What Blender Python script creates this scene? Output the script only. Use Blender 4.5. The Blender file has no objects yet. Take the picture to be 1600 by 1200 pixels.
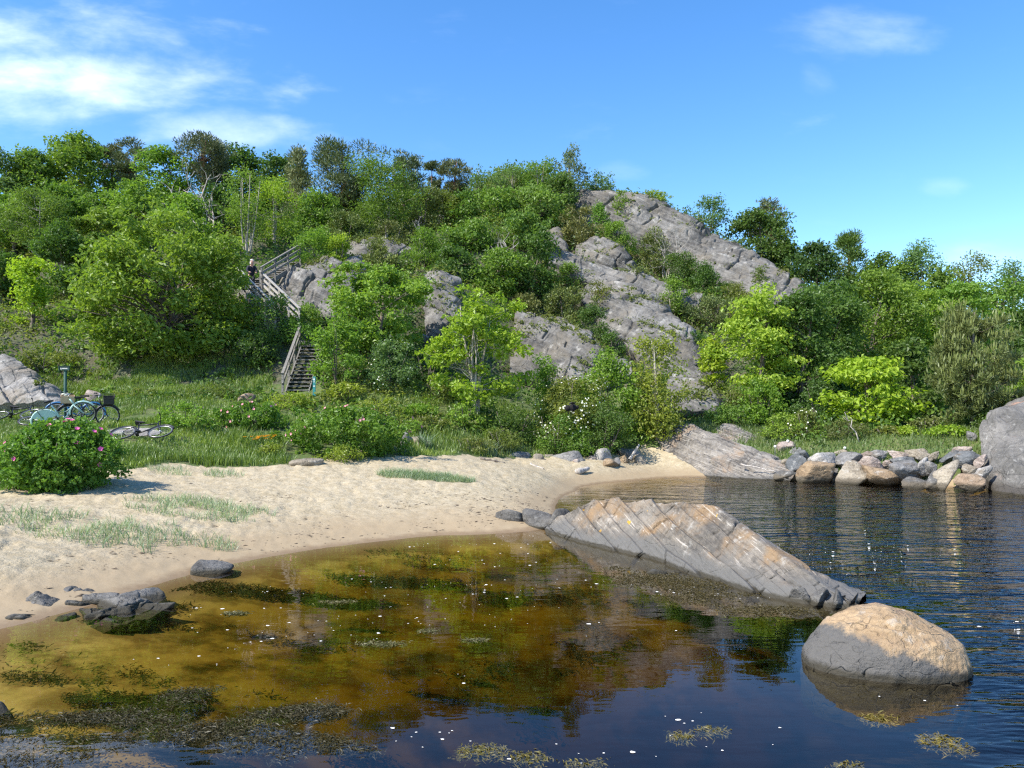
import bpy, bmesh, math, random
import numpy as np
from mathutils import Vector, Matrix, Euler

# ------------------------------------------------------------------ camera, sky, sun, exposure
scene = bpy.context.scene
COL = scene.collection
F, PX0, PY0, CAMH = 1190.0, 800.0, 640.0, 2.5        # focal length in photo pixels, principal column, horizon row, eye height (m)

cam_data = bpy.data.cameras.new("camera")
cam = bpy.data.objects.new("camera", cam_data)
COL.objects.link(cam)
cam.location = (0, 0, CAMH)
cam.rotation_euler = (math.radians(90), 0, 0)
cam_data.sensor_width = 36.0
cam_data.lens = F * 36.0 / 1600.0
cam_data.shift_y = 40.0 / 1600.0
cam_data.clip_start = 0.05
cam_data.clip_end = 3000.0
scene.camera = cam

SUN_EL, SUN_AZ = math.radians(46.0), math.radians(-122.0)    # azimuth from +Y, clockwise
SUN_VEC = Vector((math.sin(SUN_AZ) * math.cos(SUN_EL), math.cos(SUN_AZ) * math.cos(SUN_EL), math.sin(SUN_EL)))
sun_data = bpy.data.lights.new("sun", 'SUN')
sun_data.energy = 5.0
sun_data.angle = math.radians(0.53)
sun_data.color = (1.0, 0.93, 0.82)
sun = bpy.data.objects.new("sun", sun_data)
COL.objects.link(sun)
sun.rotation_euler = SUN_VEC.to_track_quat('Z', 'Y').to_euler()
sun.location = (-40, -20, 60)

scene.view_settings.view_transform = 'Standard'
scene.view_settings.look = 'None'
scene.view_settings.exposure = 0.72
scene.view_settings.gamma = 1.0
try:
    scene.cycles.max_bounces = 8
    scene.cycles.diffuse_bounces = 3
    scene.cycles.glossy_bounces = 3
    scene.cycles.transmission_bounces = 3
    scene.cycles.transparent_max_bounces = 8
    scene.cycles.use_denoising = False
    scene.cycles.filter_width = 1.3
except Exception:
    pass


class NT:
    """tiny helper to wire shader nodes"""
    def __init__(self, tree):
        self.t = tree
        tree.nodes.clear()

    def n(self, typ, **kw):
        nd = self.t.nodes.new(typ)
        for k, v in kw.items():
            setattr(nd, k, v)
        return nd

    def link(self, a, b):
        self.t.links.new(a, b)

    def put(self, sock, v):
        if isinstance(v, bpy.types.NodeSocket):
            self.link(v, sock)
        elif isinstance(v, (tuple, list)) and len(v) == 3 and sock.type == 'RGBA':
            sock.default_value = (*v, 1)
        else:
            sock.default_value = v

    def math(self, op, a, b=0.0, c=0.0, clamp=False):
        nd = self.n('ShaderNodeMath', operation=op, use_clamp=clamp)
        for i, v in enumerate((a, b, c)):
            self.put(nd.inputs[i], v)
        return nd.outputs[0]

    def vmath(self, op, a, b=(0, 0, 0)):
        nd = self.n('ShaderNodeVectorMath', operation=op)
        self.put(nd.inputs[0], a)
        self.put(nd.inputs[1], b)
        return nd.outputs['Value'] if op in ('DOT_PRODUCT', 'LENGTH', 'DISTANCE') else nd.outputs[0]

    def noise(self, vec, scale, detail=4.0, rough=0.55, dist=0.0):
        nd = self.n('ShaderNodeTexNoise')
        self.put(nd.inputs['Vector'], vec)
        nd.inputs['Scale'].default_value = scale
        nd.inputs['Detail'].default_value = detail
        nd.inputs['Roughness'].default_value = rough
        nd.inputs['Distortion'].default_value = dist
        return nd.outputs[0]

    def voro(self, vec, scale, feature='F1', rnd=1.0):
        nd = self.n('ShaderNodeTexVoronoi', feature=feature)
        self.put(nd.inputs['Vector'], vec)
        nd.inputs['Scale'].default_value = scale
        nd.inputs['Randomness'].default_value = rnd
        return nd.outputs[0]

    def ss(self, x, a, b, lo=0.0, hi=1.0):
        nd = self.n('ShaderNodeMapRange', interpolation_type='SMOOTHSTEP')
        self.put(nd.inputs[0], x)
        for i, v in enumerate((a, b, lo, hi)):
            self.put(nd.inputs[i + 1], v)
        return nd.outputs[0]

    def mix(self, f, a, b, blend='MIX'):
        nd = self.n('ShaderNodeMix', data_type='RGBA', blend_type=blend)
        self.put(nd.inputs[0], f)
        self.put(nd.inputs[6], a)
        self.put(nd.inputs[7], b)
        return nd.outputs[2]

    def mapping(self, vec, scale=(1, 1, 1), rot=(0, 0, 0), loc=(0, 0, 0)):
        nd = self.n('ShaderNodeMapping')
        self.put(nd.inputs[0], vec)
        nd.inputs['Scale'].default_value = scale
        nd.inputs['Rotation'].default_value = rot
        nd.inputs['Location'].default_value = loc
        return nd.outputs[0]

    def bump(self, h, strength=0.5, dist=0.1, normal=None):
        nd = self.n('ShaderNodeBump')
        self.put(nd.inputs['Height'], h)
        self.put(nd.inputs['Strength'], strength)
        self.put(nd.inputs['Distance'], dist)
        if normal is not None:
            self.link(normal, nd.inputs['Normal'])
        return nd.outputs[0]

    def pos(self):
        return self.n('ShaderNodeNewGeometry').outputs['Position']


# sky: Nishita plus thin procedural clouds, all by world direction
world = bpy.data.worlds.new("World")
scene.world = world
world.use_nodes = True
w = NT(world.node_tree)
sky = w.n('ShaderNodeTexSky', sky_type='NISHITA')
sky.sun_disc = False
sky.sun_elevation = SUN_EL
sky.sun_rotation = SUN_AZ
sky.altitude = 0.0
sky.air_density = 1.0
sky.dust_density = 0.35
sky.ozone_density = 2.2
hsv = w.n('ShaderNodeHueSaturation')
hsv.inputs['Hue'].default_value = 0.504
hsv.inputs['Saturation'].default_value = 1.30
hsv.inputs['Value'].default_value = 1.18
w.link(sky.outputs[0], hsv.inputs['Color'])
gen = w.n('ShaderNodeTexCoord').outputs['Generated']
sepd = w.n('ShaderNodeSeparateXYZ')
w.link(gen, sepd.inputs[0])
ys = w.math('MAXIMUM', sepd.outputs[1], 0.05)
ca = w.math('DIVIDE', sepd.outputs[0], ys)            # tangent of azimuth
ce = w.math('DIVIDE', sepd.outputs[2], ys)            # tangent of elevation
comb = w.n('ShaderNodeCombineXYZ')
w.link(ca, comb.inputs[0])
w.link(ce, comb.inputs[1])
cv = comb.outputs[0]


def cloud(cx, cy, rx, ry, rot, scale, lo, hi, amt, loc=(0, 0, 0)):
    m = w.mapping(w.vmath('SUBTRACT', cv, (cx, cy, 0)), rot=(0, 0, rot))
    m2 = w.vmath('MULTIPLY', m, (1 / rx, 1 / ry, 0))
    d = w.vmath('LENGTH', m2)
    fall = w.ss(d, 0.25, 1.25, 1.0, 0.0)
    st = w.mapping(m, scale=(1.0, 2.6, 1), loc=loc)
    nn = w.noise(st, scale, 7.0, 0.58, 0.15)
    v = w.math('ADD', nn, w.math('MULTIPLY', w.math('SUBTRACT', fall, 1.0), 0.42))
    return w.math('MULTIPLY', w.ss(v, lo, hi), amt)


def cdir(px, py):
    return (px - PX0) / F, (PY0 - py) / F


clouds = []
for (px, py, rx, ry, rot, sc, lo, hi, amt, loc) in [
        (120, 85, 0.36, 0.115, 0.10, 4.8, 0.30, 0.95, 0.82, (0, 0, 0)),
        (40, 150, 0.26, 0.07, 0.05, 6.0, 0.28, 0.95, 0.65, (3, 1, 0)),
        (370, 200, 0.17, 0.040, 0.05, 6.0, 0.20, 0.85, 0.45, (5, 2, 0)),
        (1330, 55, 0.17, 0.042, 0.05, 6.0, 0.22, 0.95, 0.30, (1, 6, 0)),
        (1280, 120, 0.04, 0.03, 0.4, 8.0, 0.25, 0.95, 0.10, (2, 8, 0)),
        (1480, 296, 0.05, 0.020, 0.0, 8.0, 0.2, 0.95, 0.14, (7, 3, 0)),
        (960, 268, 0.05, 0.02, 0.0, 8.0, 0.2, 0.95, 0.12, (4, 4, 0)),
        (1540, 408, 0.08, 0.035, 0.0, 8.0, 0.2, 0.95, 0.22, (9, 4, 0))]:
    cx, cy = cdir(px, py)
    clouds.append(cloud(cx, cy, rx, ry, rot, sc, lo, hi, amt, loc))
tot = clouds[0]
for c_ in clouds[1:]:
    tot = w.math('ADD', tot, c_, clamp=True)
front = w.ss(sepd.outputs[1], 0.1, 0.3)
tot = w.math('MULTIPLY', tot, front)
skycol = w.mix(tot, hsv.outputs[0], (7.6, 8.2, 9.2))
bg = w.n('ShaderNodeBackground')
bg.inputs['Strength'].default_value = 0.15
w.link(skycol, bg.inputs['Color'])
wo = w.n('ShaderNodeOutputWorld')
w.link(bg.outputs[0], wo.inputs['Surface'])

# ------------------------------------------------------------------ numpy helpers
RNG = np.random.default_rng(7)


def X(px, D):
    return (px - PX0) / F * D


def Z(py, D):
    return CAMH - (py - PY0) / F * D


def W(px, py, D):
    return np.array([X(px, D), D, Z(py, D)])


def hash3(ix, iy, iz, seed=0):
    h = (ix.astype(np.int64) * 374761393 + iy.astype(np.int64) * 668265263 + iz.astype(np.int64) * 2147483647 + seed * 1274126177) & 0xFFFFFFFF
    h = ((h ^ (h >> 13)) * 1274126177) & 0xFFFFFFFF
    h = h ^ (h >> 16)
    return (h & 0xFFFFFF) / float(0xFFFFFF)


def vnoise(p, seed=0):
    p = np.asarray(p, float)
    i = np.floor(p)
    f = p - i
    u = f * f * f * (f * (f * 6 - 15) + 10)
    ix, iy, iz = i[:, 0], i[:, 1], i[:, 2]
    r = 0
    for dx in (0, 1):
        for dy in (0, 1):
            for dz in (0, 1):
                wgt = (u[:, 0] if dx else 1 - u[:, 0]) * (u[:, 1] if dy else 1 - u[:, 1]) * (u[:, 2] if dz else 1 - u[:, 2])
                r = r + wgt * hash3(ix + dx, iy + dy, iz + dz, seed)
    return r * 2 - 1


def fbm(p, octv=4, seed=0, gain=0.5):
    p = np.asarray(p, float)
    a, s, t = 1.0, 0.0, 0.0
    for o in range(octv):
        s = s + a * vnoise(p + 17.3 * o, seed + o)
        t += a
        a *= gain
        p = p * 2.03
    return s / t


def voronoi(p, seed=0):
    i = np.floor(p)
    d1 = np.full(len(p), 9.0)
    d2 = np.full(len(p), 9.0)
    for dx in (-1, 0, 1):
        for dy in (-1, 0, 1):
            for dz in (-1, 0, 1):
                c = i + np.array([dx, dy, dz])
                q = c + np.stack([hash3(c[:, 0], c[:, 1], c[:, 2], seed + k) for k in (1, 2, 3)], 1)
                d = np.linalg.norm(q - p, axis=1)
                m = d < d1
                d2 = np.where(m, d1, np.minimum(d2, d))
                d1 = np.where(m, d, d1)
    return d1, d2


def unit(v):
    return v / np.maximum(np.linalg.norm(v, axis=-1, keepdims=True), 1e-9)


def sstep(x, a, b):
    t = np.clip((x - a) / (b - a), 0, 1)
    return t * t * (3 - 2 * t)


# ------------------------------------------------------------------ mesh helpers
class MB:
    """collects vertices and faces, then links them as ONE mesh object"""
    def __init__(self):
        self.v, self.f, self.k, self.m, self.n = [], [], [], [], 0

    def add(self, V, Fc, mat=0):
        V = np.asarray(V, float)
        Fc = np.asarray(Fc, int)
        self.v.append(V)
        self.f.append((Fc + self.n).ravel())
        self.k.append(np.full(len(Fc), Fc.shape[1]))
        self.m.append(np.full(len(Fc), mat))
        self.n += len(V)

    def box(self, c, s, R=None):
        V = np.array([[x, y, z] for x in (-.5, .5) for y in (-.5, .5) for z in (-.5, .5)]) * np.array(s)
        if R is not None:
            V = V @ np.array(R.to_3x3()).T
        self.add(V + np.array(c), [[0, 1, 3, 2], [4, 6, 7, 5], [0, 4, 5, 1], [2, 3, 7, 6], [0, 2, 6, 4], [1, 5, 7, 3]])

    def beam(self, a, b, wd, ht):
        """rectangular bar from a to b"""
        a, b = np.array(a, float), np.array(b, float)
        d = unit(b - a)
        up = np.array([0, 0, 1.0]) if abs(d[2]) < 0.95 else np.array([1.0, 0, 0])
        s = unit(np.cross(d, up))
        u = np.cross(s, d)
        V = [p + i * s * wd / 2 + j * u * ht / 2 for p in (a, b) for (i, j) in ((-1, -1), (1, -1), (1, 1), (-1, 1))]
        self.add(V, [[0, 1, 2, 3], [7, 6, 5, 4], [0, 4, 5, 1], [1, 5, 6, 2], [2, 6, 7, 3], [3, 7, 4, 0]])

    def tube(self, P, r, sides=6, cap=True):
        P = np.asarray(P, float)
        n = len(P)
        r = np.broadcast_to(np.asarray(r, float), (n,))
        T = unit(np.gradient(P, axis=0))
        ref = np.array([0, 0, 1.0]) if abs(T[0][2]) < 0.9 else np.array([1.0, 0, 0])
        A = unit(np.cross(T, ref))
        B = np.cross(T, A)
        th = np.linspace(0, 2 * np.pi, sides, endpoint=False)
        V = P[:, None, :] + r[:, None, None] * (np.cos(th)[None, :, None] * A[:, None, :] + np.sin(th)[None, :, None] * B[:, None, :])
        i = np.arange(n - 1)[:, None] * sides
        j = np.arange(sides)[None, :]
        j2 = (j + 1) % sides
        Fq = np.stack([i + j, i + j2, i + sides + j2, i + sides + j], -1).reshape(-1, 4)
        self.add(V.reshape(-1, 3), Fq)
        if cap:
            o = self.n - n * sides
            self.v.append(P[[0, -1]])
            c0 = self.n
            self.n += 2
            a = np.arange(sides)
            tri = np.concatenate([np.stack([np.full(sides, c0), o + (a + 1) % sides, o + a], 1),
                                  np.stack([np.full(sides, c0 + 1), o + (n - 1) * sides + a, o + (n - 1) * sides + (a + 1) % sides], 1)])
            self.f.append(tri.ravel())
            self.k.append(np.full(len(tri), 3))
            self.m.append(np.zeros(len(tri)))

    def torus(self, c, R, r, axis='Y', seg=28, sides=6, a0=0.0, a1=2 * math.pi, flat=1.0):
        full = abs(a1 - a0 - 2 * math.pi) < 1e-6
        t = np.linspace(a0, a1, seg, endpoint=not full)
        s = np.linspace(0, 2 * np.pi, sides, endpoint=False)
        rr = R + r * np.cos(s)[None, :]
        yy = np.broadcast_to(r * flat * np.sin(s)[None, :], (seg, sides))
        V = np.stack([rr * np.cos(t)[:, None], yy, rr * np.sin(t)[:, None]], -1)
        if axis == 'Z':
            V = V[..., [0, 2, 1]]
        n = seg if full else seg - 1
        i = np.arange(n)[:, None]
        j = np.arange(sides)[None, :]
        i2, j2 = (i + 1) % seg, (j + 1) % sides
        Fq = np.stack([i * sides + j, i * sides + j2, i2 * sides + j2, i2 * sides + j], -1).reshape(-1, 4)
        self.add(V.reshape(-1, 3) + np.array(c), Fq)

    def blob(self, c, s, n=10):
        th = np.linspace(0, np.pi, n)
        ph = np.linspace(0, 2 * np.pi, n * 2, endpoint=False)
        V = np.stack([np.sin(th)[:, None] * np.cos(ph), np.sin(th)[:, None] * np.sin(ph), np.cos(th)[:, None] + 0 * ph], -1).reshape(-1, 3) * np.array(s) + np.array(c)
        m = n * 2
        i = np.arange(n - 1)[:, None] * m
        j = np.arange(m)[None, :]
        self.add(V, np.stack([i + j, i + m + j, i + m + (j + 1) % m, i + (j + 1) % m], -1).reshape(-1, 4))

    def arrays(self):
        return np.concatenate(self.v), np.concatenate(self.f), np.concatenate(self.k), np.concatenate(self.m)

    def build(self, name, mats, parent=None, smooth=False, loc=None, tint=None):
        me = bpy.data.meshes.new(name)
        if self.n:
            V, L, K, M = self.arrays()
            me.vertices.add(len(V))
            me.vertices.foreach_set('co', V.astype(np.float32).ravel())
            me.loops.add(len(L))
            me.loops.foreach_set('vertex_index', L.astype(np.int32))
            me.polygons.add(len(K))
            st = np.concatenate([[0], np.cumsum(K)[:-1]])
            me.polygons.foreach_set('loop_start', st.astype(np.int32))
            me.polygons.foreach_set('loop_total', K.astype(np.int32))
            me.polygons.foreach_set('material_index', M.astype(np.int32))
            if tint is not None:
                at = me.attributes.new('tint', 'FLOAT', 'FACE')
                at.data.foreach_set('value', np.asarray(tint, np.float32))
            me.update(calc_edges=True)
            me.validate()
            me.polygons.foreach_set('use_smooth', np.full(len(me.polygons), smooth))
        for m in (mats if isinstance(mats, (list, tuple)) else [mats]):
            me.materials.append(m)
        o = bpy.data.objects.new(name, me)
        COL.objects.link(o)
        if parent is not None:
            o.parent = parent
        if loc is not None:
            o.location = loc
        return o


def empty(name, loc=(0, 0, 0), rot=(0, 0, 0)):
    o = bpy.data.objects.new(name, None)
    o.empty_display_size = 0.2
    COL.objects.link(o)
    o.location = loc
    o.rotation_euler = rot
    return o


def tag(o, label=None, cat=None, group=None, kind=None):
    if label:
        o['label'] = label
    if cat:
        o['category'] = cat
    if group:
        o['group'] = group
    if kind:
        o['kind'] = kind
    return o


# ------------------------------------------------------------------ materials
def new_mat(name):
    m = bpy.data.materials.new(name)
    m.use_nodes = True
    return m, NT(m.node_tree)


def simple(name, col, rough=0.6, metal=0.0, var=0.25, scale=12.0):
    m, t = new_mat(name)
    p = t.n('ShaderNodeBsdfPrincipled')
    n = t.noise(t.n('ShaderNodeTexCoord').outputs['Object'], scale, 4)
    t.put(p.inputs['Base Color'], t.mix(n, tuple(c * (1 - var) for c in col), tuple(min(1, c * (1 + var)) for c in col)))
    p.inputs['Roughness'].default_value = rough
    p.inputs['Metallic'].default_value = metal
    o = t.n('ShaderNodeOutputMaterial')
    t.link(p.outputs[0], o.inputs[0])
    return m


def leaf_mat(name, transl=0.35, gloss=0.05, hue_var=0.25):
    """leaf colour = object colour, varied leaf by leaf"""
    m, t = new_mat(name)
    oi = t.n('ShaderNodeObjectInfo')
    at = t.n('ShaderNodeAttribute', attribute_name='tint')
    tv = at.outputs['Fac']
    base = oi.outputs['Color']
    dark = t.mix(1.0, base, (0.70, 0.76, 0.70), 'MULTIPLY')
    lite = t.mix(1.0, base, (1.42, 1.30, 1.12), 'MULTIPLY')
    col = t.mix(tv, dark, lite)
    d = t.n('ShaderNodeBsdfDiffuse')
    t.link(col, d.inputs['Color'])
    tr = t.n('ShaderNodeBsdfTranslucent')
    t.link(t.mix(1.0, col, (1.12, 1.22, 0.60), 'MULTIPLY'), tr.inputs['Color'])
    g = t.n('ShaderNodeBsdfGlossy')
    g.inputs['Roughness'].default_value = 0.45
    g.inputs['Color'].default_value = (0.8, 0.85, 0.9, 1)
    m1 = t.n('ShaderNodeMixShader')
    m1.inputs[0].default_value = transl
    t.link(d.outputs[0], m1.inputs[1])
    t.link(tr.outputs[0], m1.inputs[2])
    m2 = t.n('ShaderNodeMixShader')
    m2.inputs[0].default_value = gloss
    t.link(m1.outputs[0], m2.inputs[1])
    t.link(g.outputs[0], m2.inputs[2])
    o = t.n('ShaderNodeOutputMaterial')
    t.link(m2.outputs[0], o.inputs[0])
    return m


M_LEAF = leaf_mat('leaf', 0.46, 0.02)
M_NEEDLE = leaf_mat('needle', 0.15, 0.03)
M_GRASS = leaf_mat('grass_blade', 0.35, 0.04)
M_WEED = leaf_mat('seaweed_frond', 0.15, 0.02)


def bark(name, c1, c2, scale=(6, 6, 1.5)):
    m, t = new_mat(name)
    p = t.n('ShaderNodeBsdfPrincipled')
    v = t.mapping(t.n('ShaderNodeTexCoord').outputs['Object'], scale=scale)
    n = t.noise(v, 3.0, 5)
    t.put(p.inputs['Base Color'], t.mix(t.ss(n, 0.35, 0.65), c1, c2))
    p.inputs['Roughness'].default_value = 0.9
    t.link(t.bump(n, 0.6, 0.03), p.inputs['Normal'])
    o = t.n('ShaderNodeOutputMaterial')
    t.link(p.outputs[0], o.inputs[0])
    return m


M_BARK = bark('bark', (0.09, 0.07, 0.055), (0.20, 0.17, 0.14))
M_BIRCH = bark('birch_bark', (0.16, 0.14, 0.12), (0.55, 0.52, 0.47), (2, 2, 5))
M_PINEBARK = bark('pine_bark', (0.10, 0.055, 0.035), (0.26, 0.13, 0.075))
M_DEAD = bark('dead_wood', (0.28, 0.25, 0.22), (0.50, 0.46, 0.41))
M_PALEBARK = bark('pale_bark', (0.22, 0.20, 0.16), (0.40, 0.37, 0.31))


def rock_mat(name, c_lo, c_hi, c_patch=None, patch=(0.5, 0.62), lichen=0.25, strata=None, tide=None, quartz=0.0, rough=0.85, bumpd=0.03, scale=1.0, patch_scale=0.8,
             yellow=0.0):
    """bedrock: mottled greys, stretched bands along the beds, lichen, optional tide bands by height above the water"""
    m, t = new_mat(name)
    p = t.n('ShaderNodeBsdfPrincipled')
    P = t.pos()
    big = t.noise(P, 0.9 * scale, 5, 0.6)
    fine = t.noise(P, 9.0 * scale, 6, 0.65)
    grain = t.noise(P, 60.0 * scale, 3, 0.6)
    if strata is not None:
        rot, stv = strata
        sv = t.mapping(t.mapping(P, rot=rot), scale=stv)
        st = t.noise(sv, 1.0, 6, 0.6, 0.3)
    else:
        st = t.noise(t.mapping(P, scale=(1, 1, 2.5)), 2.5 * scale, 5)
    f = t.math('ADD', t.math('MULTIPLY', big, 0.45), t.math('ADD', t.math('MULTIPLY', fine, 0.30), t.math('MULTIPLY', st, 0.35)))
    col = t.mix(t.ss(f, 0.40, 0.70), c_lo, c_hi)
    if c_patch is not None:
        pn = t.noise(t.vmath('ADD', P, (13.1, 4.2, 7.7)), patch_scale, 5, 0.6, 0.4)
        col = t.mix(t.ss(pn, patch[0], patch[1], 0.0, 0.85), col, c_patch)
    if lichen > 0:
        ln = t.noise(t.vmath('ADD', P, (3.0, 9.0, 1.0)), 3.0 * scale, 7, 0.7)
        col = t.mix(t.ss(ln, 0.56, 0.66, 0.0, lichen), col, (0.50, 0.49, 0.45))
        l2 = t.noise(t.vmath('ADD', P, (8.0, 2.0, 5.0)), 4.2 * scale, 7, 0.72)
        col = t.mix(t.ss(l2, 0.60, 0.68, 0.0, lichen * 1.6), col, (0.085, 0.085, 0.08))
    if quartz > 0:
        qv = t.noise(t.mapping(t.mapping(P, rot=strata[0]), scale=strata[1]) if strata else P, 2.0, 3, 0.5, 0.6)
        col = t.mix(t.ss(qv, 0.64, 0.67, 0.0, quartz), col, (0.62, 0.57, 0.50))
    if yellow > 0:
        yn = t.noise(t.vmath('ADD', P, (1.7, 6.6, 2.1)), 3.4, 3, 0.5)
        col = t.mix(t.ss(yn, 0.705, 0.725, 0.0, yellow), col, (0.52, 0.30, 0.03))
    col = t.mix(t.ss(grain, 0.35, 0.65, 0.0, 0.36), col, t.mix(1.0, col, (0.55, 0.55, 0.55), 'MULTIPLY'))
    if tide is not None:
        sep = t.n('ShaderNodeSeparateXYZ')
        t.link(P, sep.inputs[0])
        wob = t.noise(t.mapping(P, scale=(1, 1, 0.2)), 1.1, 4)
        z = t.math('ADD', sep.outputs[2], t.math('MULTIPLY', t.math('SUBTRACT', wob, 0.5), -tide.get('wob', 0.30)))
        if tide.get('slope'):
            sx = tide['slope']
            z = t.math('ADD', z, t.math('ADD', t.math('MULTIPLY', sep.outputs[0], sx[0]), sx[1]))
        z = t.math('ADD', z, t.math('MULTIPLY', t.math('SUBTRACT', t.noise(P, 7.0, 6, 0.75), 0.5), tide.get('brk', 0.08)))
        g = t.math('ADD', t.math('MULTIPLY', fine, 0.25), t.math('MULTIPLY', st, 0.25))
        grey = t.mix(t.math('ADD', g, 0.25), tuple(c * 0.62 for c in tide['grey']), tuple(c * 1.25 for c in tide['grey']))
        col = t.mix(t.ss(z, tide['top'] - tide.get('soft', 0.06), tide['top'] + tide.get('soft', 0.06), 1.0, 0.0), col, grey)
        z0 = t.math('ADD', sep.outputs[2], t.math('MULTIPLY', t.math('SUBTRACT', fine, 0.5), 0.06))
        col = t.mix(t.ss(z0, 0.03, tide.get('wet', 0.07), 0.85, 0.0), col, (0.035, 0.03, 0.018))
    t.put(p.inputs['Base Color'], col)
    p.inputs['Roughness'].default_value = rough
    p.inputs['Specular IOR Level'].default_value = 0.3
    cr = t.voro(t.mapping(t.vmath('ADD', P, t.vmath('MULTIPLY', t.n('ShaderNodeTexNoise').outputs['Color'], (0.3, 0.3, 0.3))), scale=(1.4, 1.4, 2.6)), 1.0 * scale, 'DISTANCE_TO_EDGE')
    crk = t.ss(cr, 0.0, 0.03)
    hgt = t.math('ADD', t.math('ADD', t.math('MULTIPLY', fine, 1.0), t.math('MULTIPLY', grain, 0.18)), t.math('ADD', t.math('MULTIPLY', st, 0.9), t.math('MULTIPLY', crk, 0.25)))
    t.link(t.bump(hgt, 0.9, bumpd * 2.2), p.inputs['Normal'])
    o = t.n('ShaderNodeOutputMaterial')
    t.link(p.outputs[0], o.inputs[0])
    return m


RD = math.radians
M_CLIFF = rock_mat('hill_rock', (0.058, 0.055, 0.050), (0.255, 0.245, 0.225), c_patch=(0.165, 0.148, 0.12), patch=(0.50, 0.66), lichen=0.45, strata=((0.0, RD(-31), 0), (0.22, 0.5, 4.2)), bumpd=0.035, scale=0.5)
M_SUNLITROCK = rock_mat('sunlit_bedrock', (0.13, 0.123, 0.11), (0.35, 0.335, 0.31), c_patch=(0.24, 0.21, 0.17), patch=(0.52, 0.66), lichen=0.4, strata=((0.0, RD(-28), 0), (0.3, 0.6, 5.0)), bumpd=0.03, scale=0.8)  # lightened hill rock: sunlight on the left slope is put into the colour
M_RIDGE = rock_mat('shore_rock_stone', (0.070, 0.064, 0.056), (0.265, 0.235, 0.195), c_patch=(0.27, 0.175, 0.09), patch=(0.45, 0.64), lichen=0.38, strata=((0.0, RD(-50), 0), (0.5, 1.0, 12.0)),
                   tide=dict(top=0.25, grey=(0.13, 0.126, 0.117), soft=0.11, wob=0.40), quartz=0.45, bumpd=0.016, patch_scale=1.0, yellow=0.9)
M_SLAB = rock_mat('striped_rock', (0.085, 0.078, 0.07), (0.34, 0.31, 0.27), c_patch=(0.34, 0.235, 0.15), patch=(0.50, 0.68), lichen=0.35, strata=((0.0, RD(-24), 0), (0.30, 0.7, 13.0)),
                  tide=dict(top=0.10, grey=(0.15, 0.145, 0.135), soft=0.1), quartz=0.5, bumpd=0.04)
M_BIGROCK = rock_mat('right_rock_stone', (0.10, 0.097, 0.09), (0.24, 0.228, 0.21), lichen=0.45, strata=((0.0, RD(70), 0), (0.5, 1.0, 3.0)), c_patch=(0.40, 0.25, 0.18), patch=(0.58, 0.70),
                     tide=dict(top=0.30, grey=(0.075, 0.068, 0.06), soft=0.12), bumpd=0.035)
M_BOULDER = rock_mat('round_boulder_stone', (0.27, 0.185, 0.105), (0.43, 0.31, 0.185), c_patch=(0.29, 0.20, 0.135), lichen=0.35, scale=2.0,
                     tide=dict(brk=0.34, top=0.27, grey=(0.115, 0.11, 0.102), soft=0.05, wob=0.55, slope=(0.30, -1.02), wet=0.10), bumpd=0.016)
M_DARKROCK = rock_mat('blue_grey_rock', (0.070, 0.066, 0.059), (0.185, 0.178, 0.164), lichen=0.3, strata=((0.0, RD(-25), 0), (1, 2, 8)), tide=dict(top=0.06, grey=(0.10, 0.095, 0.08), soft=0.03, wob=0.05), bumpd=0.02, scale=1.6)


STONES = {}


def stone_mat(key):
    if key in STONES:
        return STONES[key]
    cols = dict(grey=((0.12, 0.118, 0.112), (0.31, 0.30, 0.285)), dark=((0.075, 0.073, 0.068), (0.18, 0.175, 0.165)), blue=((0.088, 0.094, 0.095), (0.20, 0.207, 0.207)),
                orange=((0.20, 0.14, 0.085), (0.38, 0.28, 0.175)), tan=((0.19, 0.16, 0.12), (0.40, 0.35, 0.27)), pink=((0.24, 0.185, 0.155), (0.45, 0.375, 0.325)),
                white=((0.27, 0.255, 0.235), (0.50, 0.475, 0.435)), brown=((0.20, 0.14, 0.09), (0.36, 0.27, 0.19)))[key]
    STONES[key] = rock_mat(key + '_stone', cols[0], cols[1], c_patch=(0.15, 0.12, 0.085), patch=(0.56, 0.70), patch_scale=1.6, lichen=0.45, scale=1.5, tide=dict(top=0.20, grey=(0.13, 0.11, 0.08), soft=0.07, wob=0.12, wet=0.12), bumpd=0.025)
    return STONES[key]

# ------------------------------------------------------------------ rock sheets (outcrops and shore rocks traced, then given depth)
def resample(row, n):
    row = np.asarray(row, float)
    s = np.concatenate([[0], np.cumsum(np.linalg.norm(np.diff(row, axis=0), axis=1))])
    s /= s[-1]
    t = np.linspace(0, 1, n)
    return np.stack([np.interp(t, s, row[:, k]) for k in range(3)], 1)


def smooth_u(R, k):
    for _ in range(k):
        R[1:-1] = 0.25 * R[:-2] + 0.5 * R[1:-1] + 0.25 * R[2:]
    return R


def catmull(rows, nv, w_=None):
    """rows (m, n, 3) -> (nv, n, 3)"""
    rows = np.asarray(rows)
    m = len(rows)
    pts = np.concatenate([rows[:1] * 2 - rows[1:2], rows, rows[-1:] * 2 - rows[-2:-1]])
    t = np.linspace(0, m - 1, nv)
    i = np.minimum(t.astype(int), m - 2)
    f = (t - i)[:, None, None]
    p0, p1, p2, p3 = pts[i], pts[i + 1], pts[i + 2], pts[i + 3]
    return 0.5 * (2 * p1 + (p2 - p0) * f + (2 * p0 - 5 * p1 + 4 * p2 - p3) * f ** 2 + (3 * p1 - p0 - 3 * p2 + p3) * f ** 3)


def grid_normals(G):
    du = np.gradient(G, axis=1)
    dv = np.gradient(G, axis=0)
    return unit(np.cross(du, dv))


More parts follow.
